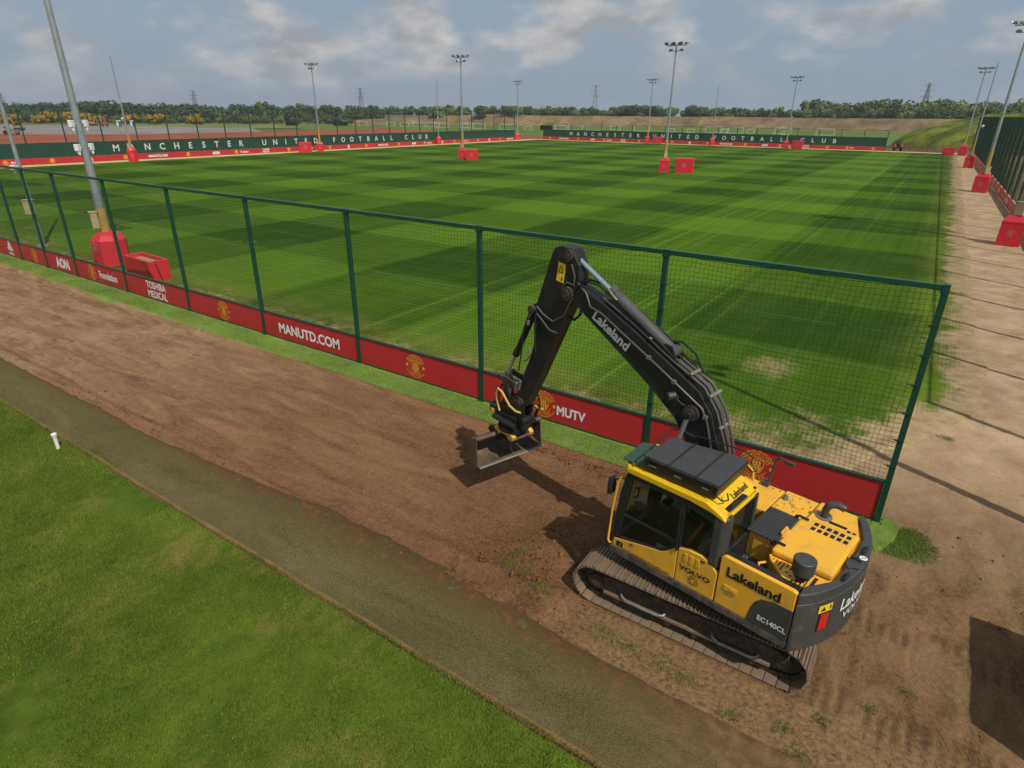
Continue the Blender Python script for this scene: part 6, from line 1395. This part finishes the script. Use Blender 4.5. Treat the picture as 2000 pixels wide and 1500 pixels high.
def tree(x, y, h, spread, mat, label, seed, z0=0., n=1100):
    root = empty('tree', (x, y, z0)); tag(root, label, 'tree', 'single trees on the skyline')
    v, f = crown(n, spread, spread*.9, h*.42, h*.05, 9, seed); v[:, 2] += h*.12
    raw_mesh('crown', v, f, mat, root)
    t = MB(); t.cyl((0, 0, -.3), (0, 0, h*.35), h*.03, h*.018, n=8); t.cyl((0, 0, h*.35), (spread*.3, .2, h*.7), h*.018, h*.006, n=6); t.cyl((0, 0, h*.33), (-spread*.35, -.3, h*.65), h*.016, h*.005, n=6); t.cyl((0, 0, h*.34), (.1, .3, h*.75), h*.016, h*.004, n=6); t.build('trunk', 'bark', root, smooth=.7)
for i, (x, y, h, s, m_, lb, z0) in enumerate([
        (-192, 412, 9.4, 9.5, 0, 'broad dark tree clump on the skyline right of the tall pylon', 5.3), (-176, 416, 9.2, 8.0, 0, 'dark rounded tree right beside the broad skyline clump', 5.3), (-150, 424, 9.0, 7.0, 0, 'dark round tree just right of the central floodlight mast', 5.3),
        (-485, 177, 13.4, 13, 0, 'low spreading dark tree at the far left behind the gorse', 0), (-462, 186, 14.6, 7.5, 0, 'tallest dark tree left of the thick mast', 0), (-452, 192, 15.0, 7.5, 0, 'tall dark tree right of the thick mast', 0), (-456, 206, 14.0, 8.0, 0, 'rounded dark tree behind the lampless left pole', 0),
        (-388, 266, 16.0, 5.0, 1, 'tree standing above the wood left of the first floodlight', 0), (-306, 343, 13.5, 4.2, 2, 'pale green tree beside the lampless pole in the middle distance', 0), (-270, 348, 9.0, 5.5, 1, 'tree at the left end of the earth bund', 4.5), (-254, 360, 8.6, 6.0, 1, 'bushy tree right of the far left corner mast', 5.0)]):
    tree(x, y, h, s, LEAF[m_], lb, 100+i, z0)
def gorse(x, y, h, s, label, seed):
    root = empty('gorse_bush', (x, y, 0)); tag(root, label, 'bush', 'flowering gorse bushes on the left')
    v, f = crown(240, s, s*.8, h*.5, .8, 5, seed); raw_mesh('foliage', v, f, GORSE, root)
    t = MB(); t.cyl((0, 0, -.2), (.2, .1, h*.5), .16, .05, n=6); t.build('stem', 'bark', root)
for i, (x, y, h, s) in enumerate(sorted([(-470, 128, 6.5, 8), (-462, 142, 6.0, 6), (-436, 136, 6.0, 7), (-428, 148, 5.5, 6), (-446, 156, 6.5, 8), (-425, 162, 7.0, 8), (-416, 168, 6.5, 7), (-398, 182, 5.5, 5), (-386, 192, 6.0, 6), (-372, 206, 6.0, 6), (-480, 118, 6.5, 8)], key=from_left)):
    gorse(x, y, h, s, f'yellow flowering gorse bush beyond the gravel yard, {ORD[i]} from the left', 200+i)
# ---- small site machines beyond the left screen
def site_digger(x, y, rz, mat, label):
    root = empty('site_digger', (x, y, -.05), rz); tag(root, label, 'digger')
    t = MB()
    for s_ in (-1, 1): t.prism([(-1.6, .1), (-1.85, .45), (-1.6, .85), (1.6, .85), (1.85, .45), (1.6, .1)], s_*1.05-.28, s_*1.05+.28, UW)
    t.build('tracks', 'track_dark', root)
    h = MB(); h.bb(-2.1, 1.2, -1.2, 1.2, 1.0, 1.9); h.build('house', mat, root, bevel=.08); c = MB(); c.bb(-.1, 1.4, .2, 1.2, 1.9, 2.9); co = c.build('cab', 'glass_dark', root, bevel=.08); r_ = MB(); r_.bb(-.15, 1.45, .15, 1.25, 2.9, 3.0); r_.build('roof', mat, co)
    b = MB(); b.prism([(.9, 1.6), (1.3, 1.5), (2.6, 3.9), (5.0, 4.0), (5.1, 4.4), (2.3, 4.5)], -.2, .2, UW); b.build('boom', mat, root); s = MB(); s.prism([(4.8, 4.6), (5.2, 4.5), (6.0, 1.6), (5.7, 1.5)], -.16, .16, UW); s.build('stick', mat, root); k = MB(); k.prism([(5.6, 1.6), (6.2, 1.5), (6.2, .7), (5.4, .5), (5.2, 1.0)], -.5, .5, UW); k.build('bucket', 'rust', root)
M['glass_dark'] = paint('dark_cab_glass', (.03, .035, .035), .15)
site_digger(-345, 144, R(150), 'rust_red', 'rusty red digger parked in the gravel yard beside the blue cabins')
site_digger(-362, 146, R(20), 'machine_tan', 'tan digger parked left of the rusty red digger')
site_digger(-300, 92, R(-60), 'machine_tan', 'tan digger working near the red clay at the far left')
def roller(x, y, rz, label):
    root = empty('site_roller', (x, y, -.05), rz); tag(root, label, 'roller'); m_ = MB(); m_.cyl((1.4, -1, .75), (1.4, 1, .75), .75, n=20); m_.build('drum', 'steel', root, smooth=.6)
    m_ = MB(); m_.bb(-2.0, .6, -.9, .9, .8, 1.7); m_.bb(.4, 1.5, -1.12, -1.0, .6, .9); m_.bb(.4, 1.5, 1.0, 1.12, .6, .9); m_.build('body', 'control', root, bevel=.05)
    for s_ in (-.8, .8): w = MB(); w.cyl((-1.2, s_-.2, .7), (-1.2, s_+.2, .7), .7, n=18); w.build('wheel', 'tyre', root, smooth=.6)
    m_ = MB(); m_.bb(-.6, .5, -.7, .7, 2.7, 2.8)
    for a, b in ((-.55, -.65), (.45, -.65), (-.55, .65), (.45, .65)): m_.cyl((a, b, 1.7), (a, b, 2.7), .05, n=6)
    m_.build('canopy', 'pvc', root)
roller(-252, 73, R(40), 'pale roller standing on the red clay at the far left')
def cabin(x, y, label):
    root = empty('portable_toilet', (x, y, -.08), R(30)); tag(root, label, 'portable toilet', 'blue portable toilets in the gravel yard')
    m_ = MB(); m_.bb(-.75, .75, -.75, .75, 0, 2.5); m_.build('body', 'blue', root, bevel=.05); r_ = MB(); r_.prism([(-.8, 2.5), (.8, 2.5), (.5, 2.8), (-.5, 2.8)], -.8, .8, UW); r_.build('roof', 'pvc', root); d = MB(); d.bb(-.4, .4, -.775, -.755, .2, 2.2); d.build('door', 'pvc', root)
cabin(-341, 148.5, 'blue portable toilet right next to the rusty red digger'); cabin(-337, 153, 'blue portable toilet behind the lampless left pole')
# dug-outs and low sheds on the far meadow
def shed(x, y, rz, w, label):
    root = empty('dugout_shelter', (x, y, -.08), rz); tag(root, label, 'shelter', 'dark shelters at the practice pitches')
    m_ = MB(); m_.bb(-w/2, w/2, .9, 1.0, 0, 2.2); m_.bb(-w/2, -w/2+.1, -.6, .9, 0, 2.2); m_.bb(w/2-.1, w/2, -.6, .9, 0, 2.2); m_.build('wall', 'dark_metal', root); r_ = MB(); r_.bb(-w/2-.1, w/2+.1, -.8, 1.1, 2.2, 2.3); r_.build('roof', 'grey_paint', root); b = MB(); b.bb(-w/2+.2, w/2-.2, .3, .8, .4, .5); b.build('bench', 'dark_metal', root)
shed(-318, 232, R(30), 7, 'dark shelter left of the left fence floodlight'); shed(-300, 252, R(30), 8, 'dark shelter right of the left fence floodlight'); shed(-170, 268, R(15), 6, 'dark shelter behind the start of the far fence')
# ---- compact tractor at the end of the far fence
def tractor():
    root = empty('tractor', (-12.2, 171.5, -.05), R(100)); tag(root, 'small dark red tractor parked at the right end of the far fence', 'tractor')
    b = MB(); b.prism([(.2, .7), (1.6, .75), (1.65, 1.35), (1.4, 1.5), (.2, 1.55)], -.38, .38, UW); b.build('bonnet', 'rust_red', root, bevel=.05)
    c = MB(); c.bb(-1.1, .25, -.45, .45, .6, 1.05); c.build('chassis', 'dark_metal', root); s = MB(); s.bb(-.8, -.25, -.28, .28, 1.05, 1.25); s.bb(-.85, -.7, -.28, .28, 1.25, 1.75); s.build('seat', 'seat', root, bevel=.04)
    r_ = MB(); r_.tube([(-.95, -.45, 1.0), (-.95, -.45, 2.3), (-.95, .45, 2.3), (-.95, .45, 1.0)], .05, 8); r_.build('roll_bar', 'dark_metal', root); rf = MB(); rf.bb(-1.2, .5, -.6, .6, 2.3, 2.38); rf.build('canopy', 'dark_metal', root, bevel=.03)
    for x, r0, w in ((1.2, .42, .25), (-.75, .68, .38)):
        for s_ in (-1, 1):
            m_ = MB(); m_.cyl((x, s_*.72-w/2, r0), (x, s_*.72+w/2, r0), r0, n=22); o = m_.build('wheel', 'tyre', root, smooth=.6, bevel=.04); q = MB(); q.cyl((x, s_*.72-w/2-.01, r0), (x, s_*.72+w/2+.01, r0), r0*.5, n=16); q.build('rim', 'rust_red', o, smooth=.6)
    f = MB(); 
    for s_ in (-1, 1): f.prism([(-1.5, .95), (-1.2, 1.45), (-.4, 1.48), (.0, 1.1), (-.1, 1.05), (-.45, 1.38), (-1.15, 1.36), (-1.4, .95)], s_*.72-.2, s_*.72+.2, UW)
    f.build('mudguard', 'rust_red', root)
tractor()

# ---- unseen box added out of frame on the right, shaped to cast the corner shadow
def shadow_caster():
    root = empty('shadow_caster_box', (4.6, -4.05, 0), 0); tag(root, 'high-sided box added unseen just right of the view to cast the corner shadow', 'shadow_caster')
    m_ = MB(); w = .08
    m_.bb(-1.35, -1.35+w, -1.2, 1.2, .1, 2.4); m_.bb(1.35-w, 1.35, -1.2, 1.2, .1, 2.4); m_.bb(-1.35+w, 1.35-w, -1.2, -1.2+w, .1, 2.4); m_.bb(-1.35+w, 1.35-w, 1.2-w, 1.2, .1, 2.4); m_.bb(-1.35+w, 1.35-w, -1.2+w, 1.2-w, .1, .2)
    m_.build('body', 'machine_tan', root); r_ = MB()
    for y in (-.8, 0, .8): r_.bb(-1.42, -1.351, y-.05, y+.05, .1, 2.3)
    r_.build('rib', 'machine_tan', root); f = MB()
    for y in (-.9, .9): f.bb(-1.3, 1.3, y-.08, y+.08, -.02, .1)
    f.build('skid', 'dark_metal', root)
shadow_caster()


# ---- thin summer haze over the whole site
def haze():
    m_ = MB(); m_.bb(-2700, 2300, -1000, 2700, -1.5, 50)
    t = NT('summer_haze'); t.nt.nodes.remove(t.b)
    v = t.nt.nodes.new('ShaderNodeVolumePrincipled'); v.inputs['Color'].default_value = (.86, .91, .97, 1); v.inputs['Density'].default_value = .00022; v.inputs['Anisotropy'].default_value = .2
    t.L(v.outputs[0], t.out.inputs['Volume'])
    tag(m_.build('haze', t.m), 'thin haze over the far trees and pylons', 'haze', kind='stuff')
haze()
